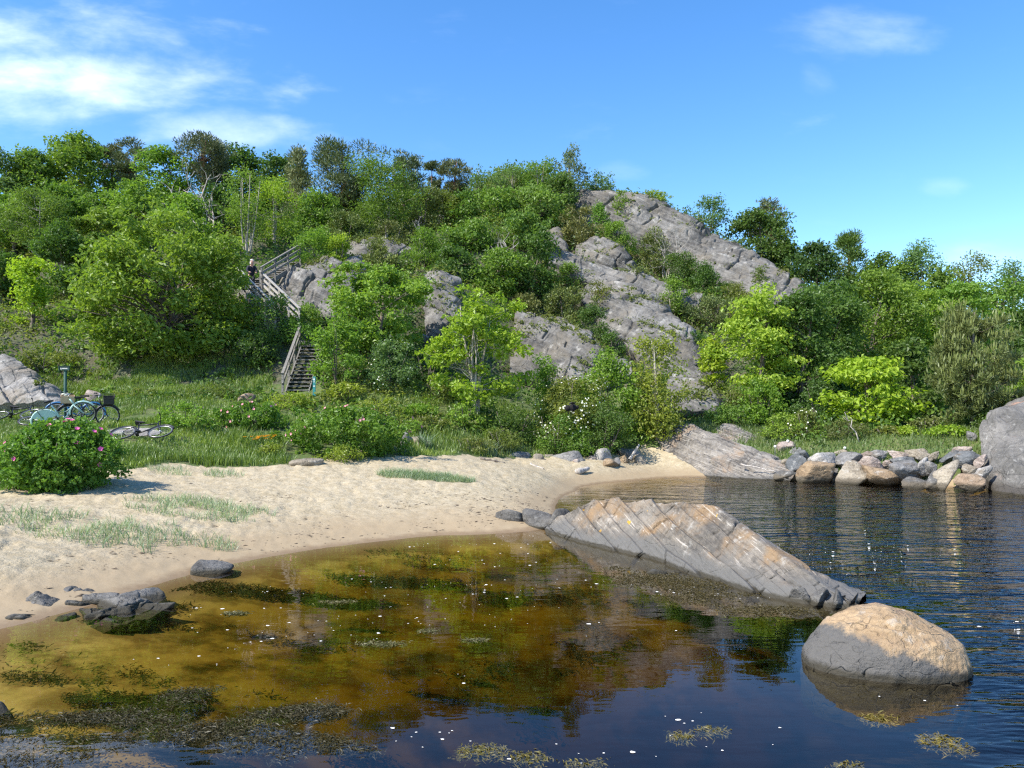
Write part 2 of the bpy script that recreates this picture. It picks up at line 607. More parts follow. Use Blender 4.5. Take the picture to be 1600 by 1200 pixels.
def beds(t, c, seed, step, crack, lam_c, crack_w, keep=0.75):
    """bedded, jointed rock: t counts beds, c counts joints across them; saw-toothed bed edges and narrow open joints"""
    k = np.floor(t)
    fr = t - k
    h = hash3(k, k * 0 + 3, k * 0 + 1, seed)
    saw = np.where(fr < 0.92, fr / 0.92, 1 - (fr - 0.92) / 0.08)
    d = step * (0.25 + 0.75 * h) * (saw - 0.5)
    cc = c + 7.3 * h
    j = np.floor(cc)
    jf = cc - j
    h2 = hash3(k, j, k * 0 + 5, seed)
    d = d + step * 0.45 * (h2 - 0.5)
    near = np.where(jf < 0.5, j, j + 1)
    hk = hash3(k, near, k * 0 + 9, seed)
    dist = np.minimum(jf, 1 - jf) * lam_c
    d = d - crack * (hk < keep) * (0.4 + 0.6 * hk / keep) * np.exp(-(dist / crack_w) ** 2)
    ed = np.minimum(fr + 0.04, 1.04 - fr)
    d = d - crack * 0.7 * (h < 0.8) * np.exp(-(ed / 0.035) ** 2)
    return d


def rock_disp(P, seed, rough=0.25, sn=(0.5, -0.25, 0.83), cn=(0.83, -0.2, -0.5), lam=0.5, lam_c=1.0, step=0.08, crack=0.10, crack_w=0.03, fine=0.03, big=1.0, warp=0.45, sub=True, keep=0.75):
    d = rough * fbm(P * big, 4, seed, 0.5)
    d = d + fine * (1 - 2 * np.abs(fbm(P * 2.6 * big, 4, seed + 11)))
    sn, cn = unit(np.array(sn, float)), unit(np.array(cn, float))
    w1 = fbm(P * 0.55 * big, 3, seed + 5)
    w2 = fbm(P * 0.9 * big, 3, seed + 6)
    t = P @ sn / lam + warp * 1.2 * w1 + 0.12 * w2
    c = P @ cn / lam_c + warp * w2 + 0.5 * w1
    d = d + beds(t, c, seed, step, crack, lam_c, crack_w, keep)
    if sub:
        d = d + beds(t * 3.3 + 0.2 * w2, c * 2.3 + 0.4, seed + 50, step * 0.30, crack * 0.45, lam_c / 2.3, crack_w * 0.7, 0.8 * keep)
    return d


def rock_sheet(name, rows, mat, nu, nv, seed, bulge=0.0, back=(0, 1.2, -0.7), skirt=True, wob=0.0, dispk=None, useg=0, parent=None):
    R = np.stack([smooth_u(resample(r, nu), useg) for r in rows])
    G = catmull(R, nv)
    N = grid_normals(G)
    if np.mean(N[..., 1]) > 0 and np.mean(N[..., 2]) < 0.3:
        N = -N
    flip = np.mean(N[..., 2]) < 0
    if flip:
        N = -N
    u = np.linspace(-1, 1, nu)[None, :]
    v = np.linspace(-1, 1, nv)[:, None]
    if bulge:
        b = (1 - np.abs(u) ** 3.5) * (1 - np.abs(v) ** 3.0)
        G = G + N * (bulge * b)[..., None]
        N = grid_normals(G)
        if flip:
            N = -N
    if wob:
        P = G.reshape(-1, 3)
        G = G + np.stack([fbm(P * 0.5, 4, seed + 61), 0.6 * fbm(P * 0.5, 4, seed + 71), fbm(P * 0.5, 4, seed + 81)], 1).reshape(G.shape) * wob
    P = G.reshape(-1, 3)
    d = rock_disp(P, seed, **(dispk or {})).reshape(nv, nu)
    G = G + N * d[..., None]
    if skirt:
        H = np.zeros((nv + 2, nu + 2, 3))
        H[1:-1, 1:-1] = G
        o = np.array(back)
        H[0, 1:-1], H[-1, 1:-1] = G[0] + o, G[-1] + o
        H[1:-1, 0], H[1:-1, -1] = G[:, 0] + o, G[:, -1] + o
        H[0, 0], H[0, -1], H[-1, 0], H[-1, -1] = G[0, 0] + o, G[0, -1] + o, G[-1, 0] + o, G[-1, -1] + o
        G = H
    a, b = G.shape[:2]
    i = np.arange(a - 1)[:, None] * b
    j = np.arange(b - 1)[None, :]
    Fq = np.stack([i + j, i + j + 1, i + b + j + 1, i + b + j], -1).reshape(-1, 4)
    if flip:
        Fq = Fq[:, ::-1]
    mb = MB()
    mb.add(G.reshape(-1, 3), Fq)
    return mb.build(name, mat, smooth=True, parent=parent)


def PR(lst):
    return [W(*p) for p in lst]


def XZ(lst):
    return [np.array([X(px, D), D, z]) for (px, D, z) in lst]


CLIFF_K = dict(rough=0.30, sn=(0.50, 0.15, 0.84), cn=(0.80, -0.25, -0.55), lam=1.5, lam_c=4.2, step=0.42, crack=0.40, crack_w=0.09, fine=0.04, big=0.32, warp=0.22)
LEDGES = []
OUTCROPS = []          # (rows) also used as control points of the hill


def outcrop(label, bottom, top, nu=150, nv=90, seed=1, bulge=0.5, mid=None, k=None, mat=None):
    b, t = PR(bottom), PR(top)
    rows = [b] + ([PR(m) for m in mid] if mid else []) + [t]
    OUTCROPS.append(rows)
    if not mid:
        rb, rt = resample(b, 24), resample(t, 24)
        rows = [rb, rb * 0.5 + rt * 0.5, rt]
    kk = dict(CLIFF_K)
    kk.update(k or {})
    o = rock_sheet('rock_outcrop', rows, mat or M_CLIFF, nu, nv, seed, bulge, wob=0.32, dispk=kk, useg=2)
    co = np.empty(len(o.data.vertices) * 3, np.float32)
    no = np.empty(len(o.data.vertices) * 3, np.float32)
    o.data.vertices.foreach_get('co', co)
    o.data.vertices.foreach_get('normal', no)
    LEDGES.append(np.concatenate([co.reshape(-1, 3), no.reshape(-1, 3)], 1))
    tag(o, label, 'bedrock outcrop', 'grey bedrock outcrops on the hill')
    return o


outcrop('broad tilted grey slab with parallel cracks just right of the bright young maple', [(800, 580, 39.5), (850, 602, 38.5), (900, 606, 38), (950, 600, 38), (990, 575, 38.5)],
        [(806, 490, 43), (830, 488, 43.2), (870, 498, 43), (910, 515, 42.3), (950, 540, 41), (980, 560, 40)], 240, 130, 3, 0.5)
outcrop('long pale slab sloping down the middle of the hill above the lower slab', [(900, 462, 46.5), (940, 505, 44.5), (990, 550, 42), (1030, 580, 40.5), (1070, 605, 39.5), (1112, 618, 38.5)],
        [(915, 443, 48.5), (960, 441, 49), (1000, 455, 48.3), (1040, 485, 46.5), (1082, 520, 44), (1105, 560, 42), (1128, 600, 40)], 240, 130, 8, 0.7)
outcrop('rounded grey knoll in the middle of the hill below the dark juniper', [(903, 405, 53), (945, 425, 52), (988, 425, 52)],
        [(906, 382, 54), (925, 370, 55), (950, 372, 55), (975, 390, 54), (992, 412, 53)], 130, 80, 13, 0.8)
outcrop('long low rock shelf running under the rounded knoll', [(856, 412, 49.5), (920, 445, 48.8), (1000, 462, 48.3), (1090, 480, 47.3)],
        [(860, 386, 51.5), (900, 400, 52), (960, 420, 51.5), (1040, 440, 50), (1102, 462, 48.5)], 220, 70, 17, 0.4)
outcrop('fractured grey summit cliff on the crest of the hill', [(900, 350, 60), (950, 358, 59.5), (1000, 385, 58.5), (1050, 398, 58), (1105, 412, 57)],
        [(898, 300, 63), (920, 296, 63), (945, 300, 63), (965, 305, 63), (1000, 304, 63), (1040, 317, 63), (1075, 338, 62), (1108, 365, 61)], 240, 110, 22, 0.9)
outcrop('long descending grey ridge on the right shoulder of the hill', [(1060, 392, 57.5), (1110, 428, 55.5), (1150, 456, 53), (1200, 474, 51.5), (1256, 474, 51)],
        [(1075, 352, 61), (1110, 366, 61), (1150, 385, 60), (1190, 407, 58), (1225, 428, 56), (1250, 446, 54.5), (1260, 458, 53)], 220, 90, 27, 0.7)
outcrop('broken grey outcrop with an overhang right of the zigzag stairs', [(425, 458, 40), (470, 486, 39), (510, 496, 38.5), (560, 505, 38.5)],
        [(436, 428, 42.5), (470, 419, 43), (500, 415, 43), (520, 402, 44), (560, 410, 44), (580, 440, 42)], 190, 90, 33, 0.5, k=dict(crack=0.45, step=0.60))
outcrop('dark layered rock face between the round bush and the bright young maple', [(660, 530, 38), (720, 530, 38)], [(664, 425, 42), (690, 424, 42), (718, 440, 42)], 90, 120, 38, 0.4)
outcrop('low flat rock ledge above the big round bush', [(540, 398, 48), (645, 398, 48.5)], [(556, 380, 50), (600, 377, 50.5), (645, 388, 50)], 120, 50, 41, 0.4)
outcrop('sunlit pale bedrock slope at the left edge above the bicycles', [(-80, 632, 28), (0, 634, 28), (50, 633, 28), (97, 631, 27.8)],
        [(-80, 535, 33), (-5, 553, 33), (40, 580, 31.5), (70, 598, 30.5), (102, 620, 28.8)], 190, 110, 45, 0.3, mat=M_SUNLITROCK, k=dict(rough=0.25, big=0.7, lam=0.9, lam_c=1.6, step=.22, crack=.15, crack_w=.05))
outcrop('small low rock toe at the foot of the hill left of the yellow-green maples', [(1035, 645, 34), (1125, 645, 34)], [(1048, 590, 38), (1090, 588, 38.2), (1135, 622, 36)], 120, 80, 49, 0.4)
outcrop('small pale rock patch among bushes left of the hilltop', [(685, 350, 58), (722, 350, 58)], [(688, 333, 60), (705, 330, 60), (722, 336, 60)], 60, 40, 53, 0.3)
outcrop('small grey rock patch beside the leafy thicket left of the knoll', [(852, 385, 54), (885, 390, 53.5)], [(853, 358, 56), (870, 358, 56), (884, 372, 55)], 60, 40, 57, 0.4)

# the long shore rock in the water
base = XZ([(852, 15.6, 0), (870, 15.2, 0), (905, 14.4, 0), (960, 13.5, 0), (1000, 13.0, 0), (1040, 12.35, 0), (1090, 11.5, 0), (1130, 11.0, 0), (1200, 10.2, 0), (1290, 9.65, 0), (1337, 9.62, 0)])
crest = PR([(852, 824, 15.8), (874, 806, 15.8), (902, 796, 15.6), (930, 782, 15.2), (965, 781, 14.8), (1000, 784, 14.3), (1040, 785, 13.7), (1085, 786, 13.0), (1118, 792, 12.7), (1150, 815, 12.1), (1200, 852, 11.2),
            (1250, 887, 10.5), (1300, 923, 9.95), (1338, 946, 9.7)])
rb, rc = resample(base, 80), resample(crest, 80)
low = rb + np.array([0.0, -0.30, -0.45])
m1 = rb * 0.62 + rc * 0.38
m1[:, 2] += 0.10 * np.sin(np.linspace(0, np.pi, 80))
m2 = rb * 0.28 + rc * 0.72
m2[:, 2] += 0.11 * np.sin(np.linspace(0, np.pi, 80))
bk = rc + np.array([0.42, 0.55, 0])
bk[:, 2] = rc[:, 2] * 0.35
bk2 = rc + np.array([0.62, 0.75, 0])
bk2[:, 2] = -0.5
o = rock_sheet('shore_rock', [low, rb, m1, m2, rc, bk, bk2], M_RIDGE, 720, 280, 5, 0, skirt=False, wob=0.05,
               dispk=dict(rough=0.05, sn=(0.77, 0.0, 0.64), cn=(0.2, -0.95, -0.26), lam=0.36, lam_c=1.25, step=0.085, crack=0.13, crack_w=0.022, fine=0.014, big=0.9, warp=0.42, keep=0.42))
tag(o, 'long whale-backed rock with orange and grey cracked face reaching into the water', 'shore rock')

# striped slabs at the far corner of the beach
SLABK = dict(rough=0.12, sn=(0.41, -0.15, 0.9), cn=(0.85, 0.1, -0.45), lam=0.36, lam_c=1.5, step=0.13, crack=0.10, crack_w=0.035, fine=0.03, big=0.8, warp=0.35)
b1 = [W(985, 727, 31.8), W(1040, 738, 30.2), W(1100, 747, 28.4), W(1160, 749, 27.4), W(1235, 752, 26.6)]
t1 = [W(988, 716, 32.3), W(1004, 704, 32.3), (W(1024, 688, 32.2)), W(1040, 668, 32), W(1060, 662, 31.8), W(1080, 664, 31.4), W(1110, 677, 30.6), W(1160, 696, 29.4), W(1232, 722, 28.0), W(1238, 740, 27.0)]
rb, rt = resample(b1, 60), resample(t1, 60)
o = rock_sheet('striped_rock', [rb + np.array([0, -.2, -.5]), rb, rb * .5 + rt * .5 + np.array([0, -0.25, 0.1]), rt, rt + np.array([0.3, 1.0, -0.5]), rt + np.array([0.3, 1.4, -2.2])], M_SLAB, 300, 160, 61, 0, skirt=False, wob=0.1, dispk=SLABK)
tag(o, 'large pale striped slab of rock leaning at the far corner of the beach', 'shore rock')
b1 = [W(1092, 692, 31.3), W(1150, 718, 30), W(1245, 735, 28.6)]
t1 = [W(1098, 682, 32.5), W(1118, 667, 32.5), W(1132, 662, 32.4), W(1150, 667, 32), W(1190, 690, 31), W(1240, 714, 29.5)]
rb, rt = resample(b1, 60), resample(t1, 60)
o = rock_sheet('striped_rock', [rb + np.array([0, 0, -.6]), rb, rb * .5 + rt * .5 + np.array([0, -.15, .1]), rt, rt + np.array([.3, .9, -.4]), rt + np.array([.3, 1.3, -2])], M_SLAB, 170, 100, 66, 0, skirt=False, wob=0.1, dispk=SLABK)
tag(o, 'smaller grey striped slab lying behind the large striped slab', 'shore rock')

# big rock at the right edge
b0 = XZ([(1528, 24.2, -0.5), (1552, 23.0, -0.5), (1590, 22.0, -0.5), (1660, 20.8, -0.5), (1800, 20, -0.5)])
b1 = XZ([(1526, 24.4, 0.15), (1550, 23.1, 0.1), (1590, 22.2, 0.1), (1660, 21, 0.1), (1800, 20.2, 0.1)])
m_ = PR([(1532, 705, 24.9), (1556, 695, 24.0), (1600, 692, 23.3), (1670, 690, 22.6), (1800, 690, 22)])
t0 = PR([(1537, 678, 25.3), (1557, 660, 24.8), (1600, 652, 24.4), (1670, 652, 24), (1800, 660, 23.6)])
t1 = PR([(1543, 660, 25.8), (1561, 643, 26), (1594, 632, 26), (1660, 630, 26), (1800, 645, 26)])
t2 = PR([(1545, 650, 27.5), (1570, 640, 28), (1620, 634, 28), (1700, 632, 28), (1850, 650, 28)])
t3 = [p + np.array([0, 1.0, -3.5]) for p in t2]
o = rock_sheet('shore_rock', [b0, b1, m_, t0, t1, t2, t3], M_BIGROCK, 190, 190, 71, 0, skirt=False, wob=0.22,
               dispk=dict(rough=0.25, sn=(0.75, -0.35, 0.55), cn=(0.5, 0.2, -0.8), lam=1.5, lam_c=2.2, step=0.10, crack=0.10, crack_w=0.04, fine=0.05, big=0.7))
tag(o, 'huge rounded grey rock with a pinkish foot at the right edge of the water', 'shore rock')

# ------------------------------------------------------------------ ground sheet: thin-plate surface through traced points
ctl = []


def cp(px, py, D):
    ctl.append(W(px, py, D))


def cz(px, D, z):
    ctl.append(np.array([X(px, D), D, z]))


# waterline of the near pool and of the far inlet
for p in [(-300, 8.0), (-120, 8.2), (0, 8.55), (100, 9.4), (190, 10.1), (270, 11.2), (320, 11.9), (400, 12.7), (480, 13.5), (560, 14.2), (640, 14.8), (720, 15.25), (800, 15.4), (850, 15.7),
          (872, 17.4), (868, 19.5), (875, 22.0), (900, 24.3), (945, 26.0), (1000, 27.2), (1090, 28.2), (1190, 28.2)]:
    cz(p[0], p[1], 0.0)
# beach
for p in [(-200, 800, 11.0), (0, 880, 10.6), (0, 840, 12.0), (0, 790, 14.0), (-100, 760, 16.5), (100, 850, 12.0), (185, 765, 16.3), (200, 830, 13.2), (300, 790, 15.5), (330, 735, 20.0), (470, 722, 21.3),
          (480, 790, 16.8), (560, 760, 19.2), (640, 722, 22.6), (700, 780, 18.5), (760, 719, 25.3), (800, 760, 21.0), (830, 735, 24.0), (830, 790, 18.4), (900, 722, 28.0), (990, 722, 30.5)]:
    cp(*p)
# meadow, foot of the hill
for p in [(-200, 690, 22.5), (0, 700, 20.5), (0, 660, 25.0), (100, 668, 25.0), (220, 693, 21.6), (250, 672, 23.6), (150, 640, 27.0), (250, 620, 29.0), (350, 640, 27.0), (380, 690, 23.5), (460, 616, 31.0), (480, 650, 28.0),
          (560, 640, 29.5), (560, 690, 25.5), (650, 650, 29.5), (740, 650, 30.3), (700, 690, 27.5), (850, 700, 30.6), (950, 700, 31.0), (780, 717, 27.4), (850, 715, 28.3), (940, 713, 29.2), (1000, 660, 33.0), (1100, 655, 33.5), (1180, 668, 32.5),
          (300, 598, 32.5), (180, 600, 31.5), (480, 543, 34.8), (420, 590, 32.8)]:
    cp(*p)
# left wood
for p in [(-300, 600, 32), (-300, 480, 42), (-300, 380, 56), (0, 530, 36), (0, 480, 41), (0, 420, 48), (0, 355, 58), (110, 540, 36), (110, 480, 42), (110, 420, 48), (110, 350, 58), (250, 500, 38), (250, 420, 46), (250, 350, 57),
          (380, 480, 38.5), (400, 452, 39.7), (350, 420, 45), (350, 370, 55), (446, 508, 36.6), (458, 415, 43), (450, 380, 50), (450, 345, 59), (560, 345, 59), (560, 420, 44), (620, 460, 41), (600, 550, 36), (680, 600, 34),
          (640, 395, 49), (680, 370, 53), (750, 400, 49), (770, 450, 45), (750, 340, 60), (760, 300, 65), (830, 370, 54), (820, 310, 62), (880, 290, 66), (780, 520, 42), (740, 560, 39)]:
    cp(*p)
# behind the crest and right wood
for p in [(600, 325, 68), (300, 325, 68), (0, 330, 68), (950, 310, 70), (1050, 345, 70), (1150, 405, 66), (1250, 470, 62)]:
    cp(*p)
for p in [(1130, 470, 51), (1100, 500, 47), (1150, 540, 45), (1170, 600, 40), (1250, 540, 48), (1300, 520, 52), (1400, 560, 48), (1500, 570, 48), (1600, 580, 46), (1300, 640, 36), (1420, 640, 35), (1550, 640, 33)]:
    cp(*p)
for p in [(1230, 28.6, 1.0), (1300, 27.8, 1.15), (1400, 26.8, 1.2), (1500, 26.0, 1.3), (1600, 26, 1.5), (1800, 25, 1.5), (1250, 30.5, 1.4), (1350, 30.5, 1.5), (1450, 29.5, 1.6), (1540, 28.5, 1.8), (1700, 28.5, 2.2), (1900, 28, 2.0),
          (1200, 27.3, -0.4), (1300, 26.0, -0.6), (1400, 24.8, -0.7), (1500, 23.6, -0.7), (1600, 22, -0.7), (1800, 20, -0.8)]:
    cz(*p)
# sea bed
for p in [(300, 5.5, -0.45), (0, 6.6, -0.16), (-200, 5.5, -0.22), (150, 8.4, -0.20), (400, 8.0, -0.42), (300, 10.3, -0.20), (480, 11.0, -0.32), (620, 12.2, -0.36), (720, 13.4, -0.32), (830, 13.8, -0.30), (620, 9.5, -0.52), (800, 10.5, -0.55), (950, 12.2, -0.40),
          (1000, 10.5, -0.60), (800, 7.5, -1.15), (560, 7.2, -0.7), (1100, 9.8, -0.55), (1000, 8.0, -1.7), (1250, 9.0, -1.2), (1400, 7.5, -2.2), (700, 5.6, -2.0), (500, 5.6, -1.3), (1200, 5.5, -2.5), (1500, 5.5, -2.6), (0, 3.0, -0.45), (800, 2.5, -2.4), (1600, 3.0, -2.6),
          (950, 18.0, -0.45), (1000, 22.0, -0.55), (1100, 24.0, -0.75), (1100, 17.0, -1.1), (1250, 18.0, -1.4), (1400, 18.0, -1.5), (1600, 16.0, -1.6), (1300, 12.0, -1.3), (1600, 10.0, -1.6), (1900, 12, -1.8), (2000, 18, -1.5)]:
    cz(*p)
# far away
for p in [(-200, 90, 13), (300, 90, 14), (700, 90, 15), (1000, 90, 14), (1300, 90, 8), (1700, 90, 6), (-300, 130, 9), (500, 130, 9), (1000, 130, 8), (1500, 130, 5), (2200, 60, 6), (2000, 40, 5)]:
    cz(*p)
ctl = np.array(ctl)
extra = []
for rows in OUTCROPS:
    for k_, r_ in enumerate(rows):
        rr = resample(r_, 5)
        extra.append(rr + np.array([0, 0.8, -0.35 if k_ else -0.2]))
        if k_:
            extra.append(rr + np.array([0, 2.2, -0.35]))
ctl = np.concatenate([ctl] + extra)
CX, CZ = ctl[:, :2] / 10.0, ctl[:, 2]


def tps_k(r2):
    return 0.5 * r2 * np.log(np.maximum(r2, 1e-12))


n_ = len(CX)
K_ = tps_k(((CX[:, None] - CX[None]) ** 2).sum(-1)) + np.eye(n_) * 0.012
P_ = np.concatenate([np.ones((n_, 1)), CX], 1)
A_ = np.block([[K_, P_], [P_.T, np.zeros((3, 3))]])
SOL = np.linalg.solve(A_, np.concatenate([CZ, np.zeros(3)]))


def ground_smooth(x, y):
    q = np.stack([x, y], -1).reshape(-1, 2) / 10.0
    out = np.empty(len(q))
    for s in range(0, len(q), 20000):
        qq = q[s:s + 20000]
        out[s:s + 20000] = tps_k(((qq[:, None] - CX[None]) ** 2).sum(-1)) @ SOL[:n_] + SOL[n_] + qq @ SOL[n_ + 1:]
    out = out.reshape(np.shape(x))
    far = sstep(np.asarray(y), 85, 130)
    side = sstep(np.abs(np.asarray(x)), 60, 95)
    f = np.maximum(far, side)
    return out * (1 - f) + f * (5.0)


SB_PX = [-600, -300, 0, 185, 330, 470, 560, 640, 760, 830, 900, 1000, 1100, 1200, 1240, 1300, 1600, 2200]
SB_D = [16, 17, 18, 19.3, 20.3, 21.4, 22.2, 23.4, 27.2, 28.4, 29.6, 31.5, 31.5, 27.5, 25.8, 25.0, 22, 18]


def sand_limit(x, y):
    px = x / np.maximum(y, 0.1) * F + PX0
    return np.interp(px, SB_PX, SB_D)


def ground(x, y):
    """height of the ground with its relief"""
    x = np.asarray(x, float)
    y = np.asarray(y, float)
    z = ground_smooth(x, y)
    q = np.stack([x.ravel(), y.ravel(), 0 * x.ravel()], 1)
    hill = sstep(z, 2.5, 6.0)
    mead = sstep(y - sand_limit(x, y), 0.0, 1.5) * (1 - hill)
    n1 = fbm(q * 0.35, 4, 91).reshape(x.shape)
    n2 = fbm(q * 1.2, 3, 92).reshape(x.shape)
    n3 = fbm(q * 3.2, 3, 93).reshape(x.shape)
    dry = sstep(z, 0.12, 0.5)
    z = z + hill * (0.55 * n1 + 0.15 * n2) + mead * (0.10 * n1 + 0.06 * n2) + dry * 0.045 * n3 + (1 - hill) * 0.015 * n2
    return z


YS = np.concatenate([np.geomspace(1.2, 32, 400), np.geomspace(32.2, 75, 190), np.geomspace(76, 900, 60)])
US = np.concatenate([np.linspace(-3.0, -1.02, 40), np.linspace(-1.0, 1.0, 620), np.linspace(1.02, 3.0, 40)])
UU, YY = np.meshgrid(US, YS)
GX, GY = UU * YY, YY
GZ = ground(GX, GY)
# footprints and scuffs: real dents in dry sand
sandm = (GY < sand_limit(GX, GY)) & (GZ > 0.03)
q = np.stack([GX[sandm], GY[sandm], 0 * GX[sandm]], 1)
d1_, d2_ = voronoi(q * np.array([3.1, 2.6, 1]) + 0.3 * np.stack([fbm(q * 2, 2, 5), fbm(q * 2, 2, 6), 0 * q[:, 0]], 1), 77)
dents = (0.070 * sstep(d1_, 0.0, 0.42) - 0.035) * sstep(fbm(q * 0.5, 2, 12), -0.5, 0.3) * sstep(GZ[sandm], 0.05, 0.45)
GZ[sandm] += dents + 0.012 * fbm(q * 7.0, 2, 15)

zone = np.zeros(GZ.shape, int)                     # 0 beach and sea bed, 1 meadow, 2 hill
lim = sand_limit(GX, GY) + 0.9 * fbm(np.stack([GX.ravel(), GY.ravel(), GX.ravel() * 0], 1) * 0.9, 3, 31).reshape(GX.shape)
zone[(GY > lim) & (GZ > 0.25)] = 1
zone[(GY > lim) & (GZ > 3.6)] = 2
zone[GY > 75] = 2

# ground materials
def sand_material():
    m, t = new_mat('sand')
    p = t.n('ShaderNodeBsdfPrincipled')
    P = t.pos()
    sep = t.n('ShaderNodeSeparateXYZ')
    t.link(P, sep.inputs[0])
    big = t.noise(P, 0.6, 4)
    mid = t.noise(P, 5.0, 5, 0.65)
    fine = t.noise(P, 70.0, 4, 0.7)
    col = t.mix(t.ss(mid, 0.3, 0.7), (0.350, 0.288, 0.178), (0.480, 0.412, 0.285))
    col = t.mix(t.ss(fine, 0.35, 0.7, 0, 0.35), col, (0.25, 0.19, 0.13))
    z = t.math('ADD', sep.outputs[2], t.math('MULTIPLY', t.math('SUBTRACT', big, 0.5), 0.25))
    damp = t.ss(z, 0.10, 0.42, 1.0, 0.0)
    col = t.mix(t.math('MULTIPLY', damp, 0.85), col, (0.315, 0.238, 0.145))
    wet = t.ss(t.math('ADD', sep.outputs[2], t.math('MULTIPLY', t.math('SUBTRACT', mid, 0.5), 0.06)), 0.005, 0.06, 1.0, 0.0)
    col = t.mix(t.math('MULTIPLY', wet, 0.8), col, (0.20, 0.135, 0.075))
    # weed-covered patches and pebbly sand under water
    und = t.ss(sep.outputs[2], -0.06, -0.16, 0.0, 1.0)
    wn = t.noise(t.mapping(P, scale=(0.8, 1.4, 1), loc=(3, 1, 0)), 0.75, 7, 0.68, 0.8)
    weed = t.math('MULTIPLY', t.ss(wn, 0.47, 0.62), und)
    col = t.mix(t.math('MULTIPLY', weed, 0.9), col, (0.055, 0.05, 0.022))
    col = t.mix(t.math('MULTIPLY', t.ss(t.noise(P, 1.6, 5, 0.6), 0.40, 0.60, 0.9, 0.0), und), col, (0.52, 0.42, 0.26))
    wn2 = t.noise(P, 2.4, 8, 0.75)
    col = t.mix(t.math('MULTIPLY', t.ss(wn2, 0.45, 0.70, 0, 0.6), und), col, (0.20, 0.15, 0.07))
    # dark seaweed crumbs on the drift line
    dr = t.noise(t.mapping(P, scale=(1, 2.2, 1)), 4.5, 6, 0.75)
    crumbs = t.math('MULTIPLY', t.ss(dr, 0.63, 0.67), t.math('MULTIPLY', t.ss(z, 0.12, 0.25), t.ss(z, 0.75, 0.45)))
    col = t.mix(t.math('MULTIPLY', crumbs, 0.7), col, (0.09, 0.065, 0.045))
    t.put(p.inputs['Base Color'], col)
    t.put(p.inputs['Roughness'], t.math('SUBTRACT', 0.95, t.math('MULTIPLY', wet, 0.35)))
    p.inputs['Specular IOR Level'].default_value = 0.25
    h = t.math('ADD', t.math('MULTIPLY', t.noise(P, 9.0, 4, 0.6), 1.0), t.math('MULTIPLY', fine, 0.12))
    h = t.math('MULTIPLY', h, t.ss(sep.outputs[2], 0.04, 0.4, 0.12, 1.0))
    t.link(t.bump(h, 0.9, 0.045), p.inputs['Normal'])
    o = t.n('ShaderNodeOutputMaterial')
    t.link(p.outputs[0], o.inputs[0])
    return m


def soil_material(name, a, b, c):
    m, t = new_mat(name)
    p = t.n('ShaderNodeBsdfPrincipled')
    P = t.pos()
    n1 = t.noise(P, 1.3, 6, 0.65)
    n2 = t.noise(P, 9.0, 5, 0.7)
    col = t.mix(t.ss(n1, 0.4, 0.62), a, b)
    col = t.mix(t.ss(n2, 0.45, 0.68), col, c)
    t.put(p.inputs['Base Color'], col)
    p.inputs['Roughness'].default_value = 0.95
    t.link(t.bump(n2, 0.8, 0.1), p.inputs['Normal'])
    o = t.n('ShaderNodeOutputMaterial')
    t.link(p.outputs[0], o.inputs[0])
    return m


M_SAND = sand_material()
M_MEADOW = soil_material('meadow_soil', (0.07, 0.12, 0.025), (0.12, 0.16, 0.04), (0.14, 0.12, 0.06))
M_HILL = soil_material('hill_soil', (0.05, 0.07, 0.025), (0.10, 0.09, 0.05), (0.12, 0.115, 0.085))

nr, nc = GZ.shape
idx = np.arange(nr * nc).reshape(nr, nc)
Q = np.stack([idx[:-1, :-1], idx[:-1, 1:], idx[1:, 1:], idx[1:, :-1]], -1).reshape(-1, 4)
zq = np.maximum.reduce([zone[:-1, :-1], zone[:-1, 1:], zone[1:, 1:], zone[1:, :-1]]).ravel()
VV = np.stack([GX, GY, GZ], -1).reshape(-1, 3)
for zi, nm, mt, lab in ((0, 'beach', M_SAND, 'pale sandy beach running down under the brown water'), (1, 'ground', M_MEADOW, 'grassy ground between the beach and the hill'), (2, 'hill', M_HILL, 'wooded hillside behind the beach')):
    qq = Q[zq == zi]
    us, inv = np.unique(qq, return_inverse=True)
    mb = MB()
    mb.add(VV[us], inv.reshape(-1, 4))
    o = mb.build(nm, mt, smooth=True)
    tag(o, kind='structure')

